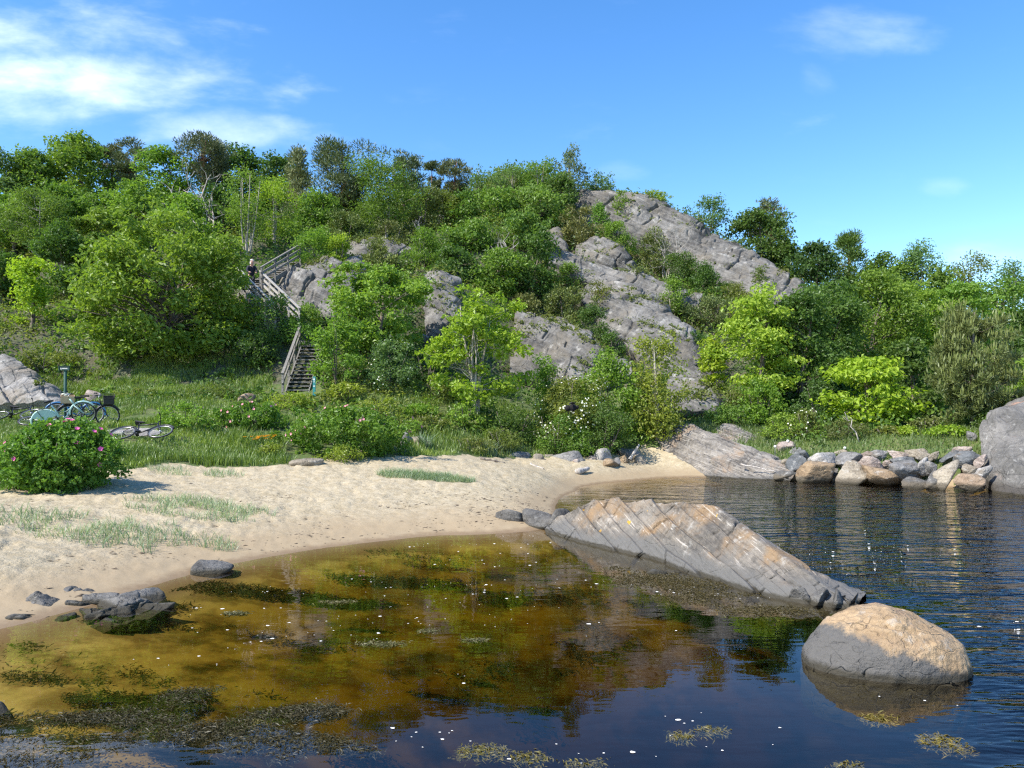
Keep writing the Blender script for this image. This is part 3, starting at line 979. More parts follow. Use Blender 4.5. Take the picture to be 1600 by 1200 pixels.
# ------------------------------------------------------------------ water: a closed body with a tinted volume
def water_material():
    m, t = new_mat('water')
    P = t.pos()
    at = t.n('ShaderNodeAttribute', attribute_name='ripple')
    rp = at.outputs['Fac']
    wv = t.mapping(P, scale=(0.55, 1.9, 1), rot=(0, 0, math.radians(-6)))
    r1 = t.noise(wv, 0.95, 3, 0.5, 0.4)
    r2 = t.noise(t.mapping(P, scale=(1.2, 3.2, 1)), 2.4, 2, 0.5, 0.3)
    r3 = t.noise(P, 2.2, 2, 0.5)
    h = t.math('MULTIPLY', t.math('ADD', t.math('MULTIPLY', r1, 1.0), t.math('MULTIPLY', r2, 0.28)), rp)
    h = t.math('ADD', h, t.math('MULTIPLY', r3, 0.012))
    nb = t.bump(h, 1.0, 0.14)
    fr = t.n('ShaderNodeFresnel')
    fr.inputs['IOR'].default_value = 1.33
    t.link(nb, fr.inputs['Normal'])
    g = t.n('ShaderNodeBsdfGlossy')
    g.inputs['Roughness'].default_value = 0.015
    g.inputs['Color'].default_value = (1, 1, 1, 1)
    t.link(nb, g.inputs['Normal'])
    tr = t.n('ShaderNodeBsdfTransparent')
    mx = t.n('ShaderNodeMixShader')
    t.link(fr.outputs[0], mx.inputs[0])
    t.link(tr.outputs[0], mx.inputs[1])
    t.link(g.outputs[0], mx.inputs[2])
    va = t.n('ShaderNodeVolumeAbsorption')
    va.inputs['Color'].default_value = (0.69, 0.62, 0.10, 1)
    va.inputs['Density'].default_value = 2.35
    o = t.n('ShaderNodeOutputMaterial')
    t.link(mx.outputs[0], o.inputs['Surface'])
    t.link(va.outputs[0], o.inputs['Volume'])
    return m


M_WATER = water_material()
wx = np.concatenate([[-60, -30], np.linspace(-12, 25, 160), [40, 90]])
wy = np.concatenate([[-40, -10], np.linspace(0, 32, 140), [36]])
WXg, WYg = np.meshgrid(wx, wy)
a_, b_ = WXg.shape
top = np.stack([WXg, WYg, 0 * WXg], -1).reshape(-1, 3)
ii = np.arange(a_ * b_).reshape(a_, b_)
mb = MB()
bot = top.copy()
bot[:, 2] = -5.0
Qt = np.stack([ii[:-1, :-1], ii[:-1, 1:], ii[1:, 1:], ii[1:, :-1]], -1).reshape(-1, 4)
ring = np.concatenate([ii[0, :], ii[1:, -1], ii[-1, -2::-1], ii[-2:0:-1, 0]])
r2_ = np.roll(ring, -1)
mb.add(np.concatenate([top, bot]), np.concatenate([Qt, Qt[:, ::-1] + a_ * b_, np.stack([ring, ring + a_ * b_, r2_ + a_ * b_, r2_], 1)]))
wo_ = mb.build('water', M_WATER, smooth=False)
gx = np.interp(top[:, 1], [0, 5.3, 8, 9.75, 11, 13, 15.6, 22, 30], [2.6, 3.0, 3.7, 4.4, 3.5, 2.6, 0.9, 1.5, 5.0])
rip = sstep(top[:, 0] - gx, -0.3, 2.2)
rip = 0.02 + 0.98 * rip
at_ = wo_.data.attributes.new('ripple', 'FLOAT', 'POINT')
at_.data.foreach_set('value', np.concatenate([rip, rip]).astype(np.float32))
tag(wo_, kind='structure')

# ------------------------------------------------------------------ plants
def leaves(C, N, L, wd, rng, fold=0.12, droop=0.25, T=None):
    """kite-shaped folded leaves: centres C, normals N -> vertices (4 per leaf)"""
    n = len(C)
    if T is None:
        T = rng.normal(size=(n, 3))
    T = T - N * (T * N).sum(1, keepdims=True)
    T = unit(T)
    B = np.cross(N, T)
    L = np.broadcast_to(L, (n,))[:, None]
    wd = np.broadcast_to(wd, (n,))[:, None]
    v0 = C - T * L * 0.5
    v2 = C + T * L * 0.5 - N * L * droop
    v1 = C + B * wd * 0.5 + N * wd * fold - T * L * 0.05
    v3 = C - B * wd * 0.5 + N * wd * fold - T * L * 0.05
    return np.stack([v0, v1, v2, v3], 1).reshape(-1, 3)


def quads(n):
    return np.arange(n * 4).reshape(n, 4)


def crown_points(rng, n, H, R, base, shape, seed, lump=0.35, gap=-0.16):
    """cluster centres inside a crown envelope with an uneven outline"""
    out = []
    while len(out) < n:
        m = n * 3
        t = rng.random(m)
        th = rng.random(m) * 2 * np.pi
        if shape == 'dome':
            prof = np.where(t < 0.35, 0.70 + 0.30 * np.sin(t / 0.35 * np.pi / 2), np.sqrt(np.maximum(1 - ((t - 0.35) / 0.66) ** 2, 0.0)))
        elif shape == 'oval':
            prof = np.sqrt(np.maximum(1 - ((t - 0.48) / 0.53) ** 2, 0.0))
        elif shape == 'cone':
            prof = np.where(t < 0.2, 0.75 + 0.25 * t / 0.2, (1.02 - t) / 0.82) ** 0.75
        elif shape == 'flat':
            prof = np.where(t < 0.55, 0.35 + 0.65 * (t / 0.55), np.sqrt(np.maximum(1 - ((t - 0.55) / 0.47) ** 2, 0)))
        elif shape == 'mound':
            prof = np.sqrt(np.maximum(1 - t ** 2.2, 0.0)) * (0.86 + 0.14 * np.sin(np.minimum(t / 0.3, 1) * np.pi / 2))
        else:
            prof = np.ones(m)
        d = np.stack([np.cos(th), np.sin(th), (t - 0.4) * 2], 1)
        lm = 1 + lump * fbm(d * 1.7 + seed * 3.1, 3, seed) * 1.7
        rho = np.sqrt(rng.random(m)) * 0.72 + 0.28 * rng.random(m) ** 0.3
        keep = rng.random(m) < 0.35 + 0.65 * rho
        P = np.stack([np.cos(th) * R * prof * rho * lm, np.sin(th) * R * prof * rho * lm, H * (base + (1 - base) * np.minimum(t * (1 + 0.25 * (lm - 1)), 1.06))], 1)
        keep &= fbm(P / (0.42 * R + 0.15) + seed, 2, seed + 5) > gap
        spr = rng.random(m) < 0.12
        P[spr] = P[spr] * np.array([1.14, 1.14, 1.07])
        keep &= prof > 0.05
        out.extend(P[keep].tolist())
    return np.array(out[:n])


def trunk_mesh(rng, H, R, tops, r0, stems=1, spread=0.0, lean=0.0, sides=6, limbs=40, stem_top=0.8, wob=0.04):
    mb = MB()
    paths = []
    for s in range(stems):
        a = rng.random() * 2 * np.pi if stems > 1 else 0
        off = np.array([np.cos(a), np.sin(a), 0]) * spread
        k = np.linspace(0, 1, 8)
        ph = rng.random(2) * 6
        path = np.stack([off[0] * (0.12 + k) + lean * H * k + wob * H * np.sin(k * 4 + ph[0]) * k, off[1] * (0.12 + k) + wob * H * np.sin(k * 4.4 + ph[1]) * k, H * stem_top * k * (0.85 + 0.3 * rng.random() if stems > 1 else 1) - 0.25 * (1 - k)], 1)
        paths.append(path)
        mb.tube(path, r0 * (1 - 0.85 * k) * (0.75 + 0.4 * rng.random() if stems > 1 else 1) + 0.006, sides)
    sel = tops if len(tops) <= limbs else tops[rng.choice(len(tops), limbs, replace=False)]
    for c in sel:
        p = paths[rng.integers(len(paths))]
        z0 = max(0.12 * H, c[2] - 0.25 * np.hypot(c[0], c[1]) - 0.18 * H * (0.4 + rng.random()))
        i = min(np.searchsorted(p[:, 2], z0), 7)
        s = p[i]
        mid = s * 0.5 + c * 0.5 + np.array([0, 0, 0.10 * (c[2] - s[2])]) + rng.normal(size=3) * 0.03 * H
        rr = r0 * 0.36 * (1 - i / 10)
        mb.tube(np.array([s, s * .6 + mid * .4 + rng.normal(size=3) * 0.01 * H, mid, c]), [rr, rr * .75, rr * .5, rr * .2 + 0.002], 4, cap=False)
    return mb


def crown_leaves(rng, P, cr, n_per, L, wd, flat=0.65, up=0.5, center=None, needle=False, drop=0.25):
    nc = len(P)
    rad = cr * (0.6 + 0.8 * rng.random(nc))
    cnt = np.maximum(3, (n_per * (rad / cr) ** 2 * (0.7 + 0.6 * rng.random(nc))).astype(int))
    I = np.repeat(np.arange(nc), cnt)
    n = len(I)
    d = unit(rng.normal(size=(n, 3)))
    r = rng.random(n) ** 0.45
    off = d * (r * rad[I])[:, None]
    off[:, 2] *= flat
    C = P[I] + off
    if needle:
        T = unit(d * np.array([1, 1, 0.5]) + np.array([0, 0, 0.75]) + 0.35 * rng.normal(size=(n, 3)))
        N = unit(np.cross(T, rng.normal(size=(n, 3))))
        V = leaves(C, N, L * (0.6 + 0.8 * rng.random(n)), wd, rng, 0.02, 0.0, T=T)
    else:
        N = unit(d * 0.55 + np.array([0, 0, up]) + 0.55 * rng.normal(size=(n, 3)))
        s = 0.6 + 0.8 * rng.random(n)
        V = leaves(C, N, L * s, wd * s, rng, 0.14, drop)
    ct = rng.random(nc)
    tint = np.clip(0.45 * ct[I] + 0.55 * rng.random(n), 0, 1)
    return V, tint


def col_var(c, rng, a=0.10):
    k = 1 + a * rng.normal()
    return (c[0] * k * (1 + 0.06 * rng.normal()), c[1] * k, c[2] * k * (1 + 0.1 * rng.normal()), 1)


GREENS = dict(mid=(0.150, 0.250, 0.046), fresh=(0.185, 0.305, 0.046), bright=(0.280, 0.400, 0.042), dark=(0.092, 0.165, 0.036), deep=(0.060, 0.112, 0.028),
              blue=(0.135, 0.225, 0.075), pine=(0.105, 0.135, 0.062), brownpine=(0.135, 0.160, 0.052), juniper=(0.130, 0.158, 0.046), olive=(0.170, 0.210, 0.052), grey=(0.180, 0.215, 0.120), yellow=(0.235, 0.320, 0.050),
              rose=(0.140, 0.250, 0.042))


def plant(kind, name, label, cat, px, top, wpx, D, green, base_py=None, group=None, seed=0, dens=1.0, bk=None, **kw):
    """a tree or shrub rooted in the ground: (px, D) places it, top row and width in photo pixels size it"""
    rng = np.random.default_rng(1000 + seed * 17 + int(px) * 3 + int(D * 10))
    x = X(px, D)
    z0 = float(ground(np.array([x]), np.array([float(D)]))[0]) if base_py is None else Z(base_py, D)
    H = max(Z(top, D) - z0, 0.35)
    R = wpx / F * D / 2
    root = empty(name, (x, D, z0 - 0.02))
    tag(root, label, cat, group)
    c = col_var(GREENS[green], rng, 0.05)
    T = None
    mat, bark_ = M_LEAF, bk or M_BARK
    lf = max(1.0, D / 45.0) * 0.92
    area = 2 * R * H
    if kind == 'tree':            # broadleaf
        b = kw.get('base', 0.18)
        cr = kw.get('cr', 0.20) * (R * H) ** 0.5 * 1.0 + 0.08
        ncl = int(kw.get('ncl', 95))
        P = crown_points(rng, ncl, H - cr * 0.5, R * 0.92, b, kw.get('shape', 'dome'), seed + int(px), kw.get('lump', 0.40))
        T = trunk_mesh(rng, H, R, P, kw.get('r0', 0.028 * H + 0.02), kw.get('stems', 1), kw.get('spread', 0.12 * R), limbs=kw.get('limbs', 45))
        L = kw.get('leaf', 0.20) * lf
        nleaf = np.clip(area * 300 * dens / lf ** 2, 900, 22000)
        V, tint = crown_leaves(rng, P, cr, nleaf / ncl, L, L * kw.get('asp', 0.62), up=kw.get('up', 0.5), flat=kw.get('flat', 0.6))
    elif kind == 'airy':          # birch, aspen, willow: thin, open, small leaves
        b = kw.get('base', 0.28)
        ncl = int(kw.get('ncl', 80))
        cr = 0.17 * (R * H) ** 0.5 + 0.08
        P = crown_points(rng, ncl, H - cr * 0.4, R * 0.92, b, kw.get('shape', 'oval'), seed + int(px), 0.5)
        T = trunk_mesh(rng, H, R, P, kw.get('r0', 0.018 * H + 0.02), kw.get('stems', 2), kw.get('spread', 0.30 * R), limbs=45, stem_top=0.86, wob=0.02)
        bark_ = bk or M_PALEBARK
        L = 0.135 * lf
        nleaf = np.clip(area * 260 * dens / lf ** 2, 700, 14000)
        V, tint = crown_leaves(rng, P, cr, nleaf / ncl, L, L * 0.6, up=0.3, flat=0.9)
    elif kind == 'pine':
        b = kw.get('base', 0.35)
        ncl = int(kw.get('ncl', 60))
        P = crown_points(rng, ncl, H * 0.97, R * 0.95, b, kw.get('shape', 'flat'), seed + int(px), 0.5)
        cr = 0.17 * (R * H) ** 0.5 + 0.1
        T = trunk_mesh(rng, H, R, P, kw.get('r0', 0.03 * H), 1, limbs=60, stem_top=0.93, wob=0.025, lean=kw.get('lean', 0.0))
        bark_ = M_PINEBARK
        mat = M_NEEDLE
        nleaf = np.clip(area * 420 * dens / lf ** 2, 1200, 16000)
        V, tint = crown_leaves(rng, P, cr, nleaf / ncl, 0.24 * lf, 0.055 * lf, flat=0.5, needle=True)
    elif kind == 'youngpine':
        ncl = 330
        P = crown_points(rng, ncl, H * 0.93, R * 0.96, 0.08, 'oval', seed + int(px), 0.25)
        cr = 0.20
        T = trunk_mesh(rng, H, R, P, 0.09, 1, limbs=90, stem_top=0.95, wob=0.01)
        mat = M_NEEDLE
        Vs, ts = crown_leaves(rng, P, cr, 75, 0.16, 0.036, flat=0.9, needle=True)
        # upright new candles
        n2 = ncl * 7
        I = rng.integers(0, ncl, n2)
        C = P[I] + rng.normal(size=(n2, 3)) * np.array([.16, .16, .06]) + np.array([0, 0, .22])
        Tn = unit(np.array([0, 0, 1.0]) + 0.16 * rng.normal(size=(n2, 3)))
        V2 = leaves(C, unit(np.cross(Tn, rng.normal(size=(n2, 3)))), 0.26, 0.05, rng, 0.02, 0, T=Tn)
        V, tint = np.concatenate([Vs, V2]), np.concatenate([ts * 0.7, 0.5 + 0.3 * rng.random(n2)])
    elif kind == 'juniper':
        ncl = int(kw.get('ncl', 60))
        P = crown_points(rng, ncl, H * 0.9, R * 0.92, 0.04, kw.get('shape', 'mound'), seed + int(px), 0.55)
        cr = 0.15 * (R * H) ** 0.5 + 0.08
        T = trunk_mesh(rng, H, R, P, 0.05, 3, 0.35 * R, limbs=30, stem_top=0.7)
        mat = M_NEEDLE
        nleaf = np.clip(area * 520 * dens / lf ** 2, 1200, 12000)
        V, tint = crown_leaves(rng, P, cr, nleaf / ncl, 0.17 * lf, 0.06 * lf, flat=0.75, needle=True)
    elif kind == 'shrub':
        ncl = int(kw.get('ncl', 75))
        cr = kw.get('cr', 0.19) * (R * H) ** 0.5 + 0.06
        P = crown_points(rng, ncl, H - cr * 0.45, R * 0.94, 0.03, kw.get('shape', 'mound'), seed + int(px), kw.get('lump', 0.40), -0.7 if name == 'rose_bush' else -0.16)
        T = trunk_mesh(rng, H, R, P, kw.get('r0', 0.025), kw.get('stems', 5), 0.5 * R, limbs=30, stem_top=0.75)
        L = kw.get('leaf', 0.115) * lf
        nleaf = np.clip(area * 640 * dens * (0.115 / kw.get('leaf', 0.115)) ** 1.6 / lf ** 2, 900, 26000)
        V, tint = crown_leaves(rng, P, cr, nleaf / ncl, L, L * kw.get('asp', 0.6), up=kw.get('up', 0.45), flat=0.75)
    elif kind in ('dead', 'bare'):
        mb = MB()
        n = kw.get('n', 9)

        def grow(p, d, ln, r, lev):
            q = [p]
            for k in range(4):
                d = unit(d + 0.22 * rng.normal(size=3) + np.array([0, 0, 0.08]))
                q.append(q[-1] + d * ln / 4)
            mb.tube(np.array(q), np.linspace(r, r * 0.45, 5), 5, cap=False)
            if lev > 0:
                for j in range(3 if lev > 1 else 2):
                    a = q[rng.integers(2, 5)]
                    grow(a, unit(d + 0.75 * rng.normal(size=3)), ln * 0.55, r * 0.5, lev - 1)
        for s in range(kw.get('stems', 3)):
            a = rng.random() * 6.28
            grow(np.array([0, 0, -0.1]), unit(np.array([np.cos(a) * R / H * 0.8, np.sin(a) * R / H * 0.6, 1.0])), H * 0.62, kw.get('r0', 0.055), 3)
        c2 = mb.build('branches', bk or M_DEAD, parent=root, smooth=True)
        return root
    if T is not None and T.n:
        T.build('trunk' if kind not in ('shrub', 'juniper') else 'stems', bark_, parent=root, smooth=True)
    mb = MB()
    mb.add(V, quads(len(V) // 4))
    co = mb.build('crown' if kind not in ('shrub', 'juniper') else 'foliage', mat, parent=root, tint=tint)
    co.color = c
    if kw.get('flowers'):
        fcol, nf, fs = kw['flowers']
        # open blossoms on the outer, sunlit side of the foliage
        Cq = V.reshape(-1, 4, 3).mean(1)
        rr = np.linalg.norm((Cq - np.array([0, 0, H * 0.35])) / np.array([R, R, H * 0.65]), axis=1)
        cand = np.where((rr > 0.85) & (Cq[:, 1] < R * 0.3))[0]
        if len(cand) < 10:
            cand = np.arange(len(Cq))
        ci = rng.choice(cand, nf)
        fb = MB()
        dirn = unit(Cq[ci] - np.array([0, 0, H * 0.3]) + np.array([0, -0.3 * R, 0.2]))
        for k_ in range(5):
            a = k_ * 2 * np.pi / 5
            e1 = unit(np.cross(dirn, np.array([0.3, 0.1, 1.0])))
            e2 = np.cross(dirn, e1)
            Tn = np.cos(a) * e1 + np.sin(a) * e2
            Nn = unit(dirn - 0.35 * Tn)
            Vp = leaves(Cq[ci] + dirn * 0.05 + Tn * fs * 0.30, Nn, fs * 0.62, fs * 0.60, rng, 0.1, -0.1, T=Tn)
            fb.add(Vp, quads(nf))
        fo = fb.build('blossoms', fcol, parent=root)
    return root


M_PINKFLOWER = simple('rose_petal', (0.62, 0.10, 0.30), 0.6, var=0.2)
M_PALEPINK = simple('faded_rose_petal', (0.55, 0.22, 0.26), 0.6, var=0.2)
M_WHITEFLOWER = simple('white_petal', (0.72, 0.72, 0.60), 0.6, var=0.1)
M_ORANGEFLOWER = simple('orange_petal', (0.80, 0.42, 0.02), 0.6, var=0.1)

G_SKY = 'trees along the skyline of the wooded hill'
G_LEFT = 'trees of the wood on the left slope'
G_HILL = 'bushes and small trees on the rocky hill'
G_FOOT = 'bushes along the foot of the hill'
G_RIGHT = 'trees of the wood on the right'
tr, sh = 'tree', 'shrub'

PL = [
    # --- skyline, left to right
    ('tree', 'broadleaf_tree', 'dull green broadleaf tree at the far left end of the skyline', tr, 8, 240, 90, 57, 'blue', G_SKY, {}),
    ('tree', 'broadleaf_tree', 'low rounded broadleaf tree on the skyline left of the twin-topped tall tree', tr, 52, 236, 85, 58, 'mid', G_SKY, {}),
    ('tree', 'broadleaf_tree', 'tall twin-topped broadleaf tree standing highest on the left skyline', tr, 118, 211, 125, 60, 'mid', G_SKY, dict(lump=.6, leaf=.22)),
    ('pine', 'pine_tree', 'dark pine half hidden just right of the twin-topped tall tree', tr, 176, 230, 54, 64, 'pine', G_SKY, dict(dens=1.2)),
    ('pine', 'pine_tree', 'small dark pine with a ragged round head against the sky', tr, 209, 221, 60, 61, 'pine', G_SKY, dict(dens=1.3)),
    ('tree', 'broadleaf_tree', 'pale green broadleaf tree on the skyline left of the tallest pine', tr, 260, 232, 95, 58, 'fresh', G_SKY, {}),
    ('pine', 'pine_tree', 'tallest slender pine with an open head, behind the bleached dead tree', tr, 318, 202, 82, 57, 'pine', G_SKY, dict(dens=.8, base=.45)),
    ('tree', 'broadleaf_tree', 'dark broadleaf tree on the skyline just right of the tallest pine', tr, 374, 230, 78, 60, 'dark', G_SKY, {}),
    ('tree', 'broadleaf_tree', 'dark rounded broadleaf tree on the skyline between the tallest pine and the grey-green spruce', tr, 430, 240, 86, 60, 'dark', G_SKY, {}),
    ('pine', 'spruce_tree', 'grey-green young spruce with upright tips on the skyline', tr, 467, 234, 56, 57, 'grey', G_SKY, dict(shape='cone', base=.1, dens=1.2)),
    ('pine', 'pine_tree', 'broad spreading pine with a forked reddish trunk on the ridge', tr, 535, 226, 120, 56, 'pine', G_SKY, dict(base=.30, ncl=100, dens=1.1, r0=.2)),
    ('airy', 'birch_tree', 'birch with a bright white trunk on the ridge right of the spreading pine', tr, 598, 243, 105, 54, 'mid', G_SKY, dict(stems=1, bk='birch', r0=.13, ncl=110, dens=1.3)),
    ('pine', 'pine_tree', 'dark pine behind the white-trunked birch', tr, 632, 242, 62, 62, 'pine', G_SKY, dict(dens=1.2)),
    ('pine', 'pine_tree', 'thin little pine at the gap in the skyline', tr, 676, 252, 34, 66, 'pine', G_SKY, dict(ncl=30)),
    ('pine', 'pine_tree', 'wind-shaped pine with side-swept branches right of the gap in the skyline', tr, 712, 246, 64, 65, 'pine', G_SKY, dict(ncl=50, base=.2)),
    ('airy', 'aspen_tree', 'wispy young aspen on the skyline right of the wind-shaped pine', tr, 752, 262, 52, 62, 'blue', G_SKY, {}),
    ('airy', 'aspen_tree', 'second wispy aspen on the skyline, with sky showing through its top', tr, 797, 258, 72, 62, 'blue', G_SKY, dict(dens=.8)),
    ('airy', 'aspen_tree', 'fuller aspen on the skyline left of the grey willow', tr, 843, 250, 70, 62, 'mid', G_SKY, dict(dens=1.2)),
    ('airy', 'willow_tree', 'pale grey willow standing up alone above the summit cliff', tr, 892, 233, 52, 62, 'grey', G_SKY, dict(ncl=60)),
    ('airy', 'willow_bush', 'small feathery willow bush on the crest right of the grey willow', sh, 938, 272, 60, 64, 'blue', G_SKY, {}),
    ('shrub', 'leafy_bush', 'bright green bush growing out of the top of the summit cliff', sh, 968, 296, 36, 60.5, 'fresh', G_SKY, {}),
    ('shrub', 'leafy_bush', 'low green bush lying along the very crest of the summit cliff', sh, 1022, 298, 56, 63.5, 'yellow', G_SKY, {}),
    ('airy', 'birch_tree', 'small round birch behind the right shoulder of the summit', tr, 1105, 309, 66, 62.5, 'blue', G_SKY, dict(dens=1.3)),
    ('pine', 'pine_tree', 'dark pine leaning out of the leafy tree on the right shoulder', tr, 1200, 308, 58, 64, 'pine', G_SKY, dict(lean=.05)),
    ('tree', 'broadleaf_tree', 'bushy broadleaf tree behind the right end of the descending rock ridge', tr, 1185, 325, 100, 61, 'dark', G_SKY, {}),
    ('tree', 'broadleaf_tree', 'low dark tree filling the dip right of the descending rock ridge', tr, 1228, 372, 70, 60, 'dark', G_SKY, {}),
    # --- left wood
    ('dead', 'dead_tree', 'bleached bare dead tree in front of the tallest pine', tr, 322, 262, 70, 51, 'grey', G_LEFT, dict(stems=4, r0=.10)),
    ('dead', 'dead_tree', 'thin bare grey tree in a gap among the trees of the left slope', tr, 155, 292, 40, 52, 'grey', G_LEFT, dict(stems=2, r0=.06)),
    ('tree', 'broadleaf_tree', 'mid-green tree at the left edge below the skyline', tr, 20, 300, 105, 50, 'mid', G_LEFT, dict(base=.3)),
    ('airy', 'birch_tree', 'birch with a thin pale trunk showing low on the left slope', tr, 52, 292, 90, 47, 'mid', G_LEFT, dict(stems=1, base=.42, bk='birch', r0=.09, dens=1.6)),
    ('tree', 'broadleaf_tree', 'broad mid-green tree below the twin-topped tall tree', tr, 108, 290, 110, 52, 'mid', G_LEFT, dict(base=.3)),
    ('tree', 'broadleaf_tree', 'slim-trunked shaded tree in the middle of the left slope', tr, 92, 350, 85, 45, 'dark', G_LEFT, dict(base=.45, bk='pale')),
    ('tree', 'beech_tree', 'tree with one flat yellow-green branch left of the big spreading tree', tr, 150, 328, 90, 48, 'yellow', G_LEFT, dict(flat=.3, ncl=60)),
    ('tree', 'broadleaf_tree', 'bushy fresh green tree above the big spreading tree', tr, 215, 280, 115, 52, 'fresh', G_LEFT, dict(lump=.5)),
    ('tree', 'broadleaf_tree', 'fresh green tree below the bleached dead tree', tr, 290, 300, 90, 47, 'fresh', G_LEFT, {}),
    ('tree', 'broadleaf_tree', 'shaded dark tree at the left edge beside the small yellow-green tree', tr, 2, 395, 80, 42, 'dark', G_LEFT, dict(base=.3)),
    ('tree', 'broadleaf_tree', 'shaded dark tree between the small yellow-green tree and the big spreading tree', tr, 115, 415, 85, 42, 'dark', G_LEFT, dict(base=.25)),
    ('tree', 'young_maple', 'small yellow-green tree in front of the shaded left slope', tr, 48, 408, 82, 37.5, 'bright', G_LEFT, dict(leaf=.20, lump=.6, ncl=50, dens=.8)),
    ('airy', 'ash_sapling', 'group of pale thin trunks with sparse leaves left of the upper stairs', tr, 385, 268, 70, 47, 'fresh', G_LEFT, dict(stems=5, base=.40, spread=1.0, dens=.7, r0=.06)),
    ('airy', 'ash_sapling', 'slim bright sapling right of the group of pale thin trunks', tr, 428, 278, 70, 49, 'bright', G_LEFT, dict(stems=3, base=.25, dens=1.0, r0=.06)),
    ('tree', 'broadleaf_tree', 'leafy dark tree behind the pale thin trunks', tr, 345, 290, 80, 53, 'dark', G_LEFT, {}),
    ('tree', 'broadleaf_tree', 'mid-green tree under the left side of the spreading pine', tr, 500, 300, 80, 53.5, 'mid', G_LEFT, dict(base=.05)),
    ('juniper', 'juniper_bush', 'brownish scrub at the foot of the spreading pine', sh, 545, 330, 110, 52, 'juniper', G_LEFT, {}),
    ('shrub', 'leafy_bush', 'fresh green bush just right of the top of the zigzag stairs', sh, 500, 352, 92, 43.5, 'fresh', G_LEFT, {}),
    ('shrub', 'leafy_bush', 'small yellow-green bush right of the fresh green bush by the upper stairs', sh, 530, 360, 34, 43, 'bright', G_LEFT, {}),
    ('juniper', 'juniper_tree', 'dark upright juniper right of the white-trunked birch', tr, 661, 282, 50, 55, 'juniper', G_LEFT, dict(shape='oval')),
    ('shrub', 'leafy_bush', 'yellowish bush right of the dark upright juniper', sh, 695, 296, 74, 56, 'olive', G_LEFT, {}),
    ('juniper', 'juniper_bush', 'low brownish juniper on the ridge below the white-trunked birch', sh, 610, 345, 90, 50.5, 'juniper', G_LEFT, {}),
    ('juniper', 'juniper_bush', 'heathery brown bush above the low flat rock ledge', sh, 590, 372, 70, 46.5, 'olive', G_LEFT, {}),
    # --- big round trees at the foot of the left slope
    ('tree', 'maple_tree', 'huge spreading bright green tree left of the zigzag stairs', tr, 262, 330, 300, 34.5, 'fresh', None, dict(base=.02, ncl=330, cr=.105, leaf=.22, dens=1.35, r0=.22, limbs=120, lump=.32, up=.6)),
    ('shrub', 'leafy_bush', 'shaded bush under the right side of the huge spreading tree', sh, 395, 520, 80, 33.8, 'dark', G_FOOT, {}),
    ('tree', 'maple_tree', 'broad round layered tree right of the lower stairs', tr, 588, 398, 165, 35.5, 'fresh', None, dict(base=.03, ncl=170, cr=.13, leaf=.20, dens=1.2, lump=.38, flat=.45, up=.7)),
    ('shrub', 'leafy_bush', 'tall leafy bush leaning over the right side of the lower stairs', sh, 528, 486, 84, 31.9, 'fresh', G_FOOT, dict(leaf=.15)),
    ('shrub', 'hawthorn_bush', 'dark bush with a few white blossoms in front of the broad round tree', sh, 612, 528, 76, 32, 'blue', G_FOOT, dict(flowers='white60')),
    ('shrub', 'leafy_bush', 'dark shaded bush between the broad round tree and the bright young maple', sh, 668, 540, 76, 34, 'deep', G_FOOT, dict(shape='oval')),
    # --- middle of the hill
    ('tree', 'aspen_thicket', 'pale aspen at the left end of the thicket on the hill', tr, 722, 300, 70, 56, 'mid', G_HILL, dict(base=.05)),
    ('tree', 'aspen_thicket', 'rounded aspen in the upper middle of the thicket on the hill', tr, 775, 292, 85, 57, 'mid', G_HILL, dict(base=.05)),
    ('tree', 'aspen_thicket', 'dense aspen at the upper right of the thicket below the grey willow', tr, 838, 285, 90, 58, 'mid', G_HILL, dict(base=.05)),
    ('tree', 'aspen_thicket', 'dark aspen just left of the summit cliff', tr, 878, 272, 60, 60, 'dark', G_HILL, dict(base=.05)),
    ('dead', 'dead_tree', 'bare white branched stem standing in the middle of the thicket', tr, 776, 352, 34, 47, 'grey', G_HILL, dict(stems=2, r0=.06)),
    ('dead', 'dead_tree', 'broken white stub on the heath left of the thicket', tr, 655, 332, 16, 53, 'grey', G_HILL, dict(stems=1, r0=.07)),
    ('tree', 'aspen_thicket', 'mid-green aspen in the left middle of the thicket', tr, 735, 338, 85, 50, 'mid', G_HILL, dict(base=.05)),
    ('tree', 'aspen_thicket', 'large mid-green aspen in the right middle of the thicket', tr, 822, 335, 100, 51, 'mid', G_HILL, dict(base=.05)),
    ('shrub', 'leafy_bush', 'yellow-green bush at the lower left corner of the thicket', sh, 664, 356, 62, 47, 'fresh', G_HILL, {}),
    ('tree', 'aspen_thicket', 'dark aspen at the bottom left of the thicket above the layered rock face', tr, 712, 385, 84, 46, 'dark', G_HILL, dict(base=.02)),
    ('tree', 'aspen_thicket', 'bushy aspen at the bottom middle of the thicket', tr, 775, 385, 84, 46, 'mid', G_HILL, dict(base=.02)),
    ('tree', 'aspen_thicket', 'bushy dark aspen at the bottom right of the thicket', tr, 832, 368, 84, 47, 'dark', G_HILL, dict(base=.02)),
    ('juniper', 'juniper_bush', 'dark domed juniper with brown bare twigs below the summit cliff', sh, 906, 322, 78, 55.6, 'juniper', G_HILL, dict(dens=1.2)),
    ('shrub', 'leafy_bush', 'tuft of tall green grass-like scrub in the gully under the summit cliff', sh, 962, 346, 66, 55.6, 'fresh', G_HILL, {}),
    ('juniper', 'juniper_bush', 'small juniper in front of the bare grey bush under the summit', sh, 1022, 350, 50, 54.6, 'juniper', G_HILL, {}),
    ('bare', 'bare_bush', 'leafless grey bush with upward-fanning twigs under the summit cliff', sh, 1038, 352, 50, 53.6, 'grey', G_HILL, dict(stems=9, r0=.035)),
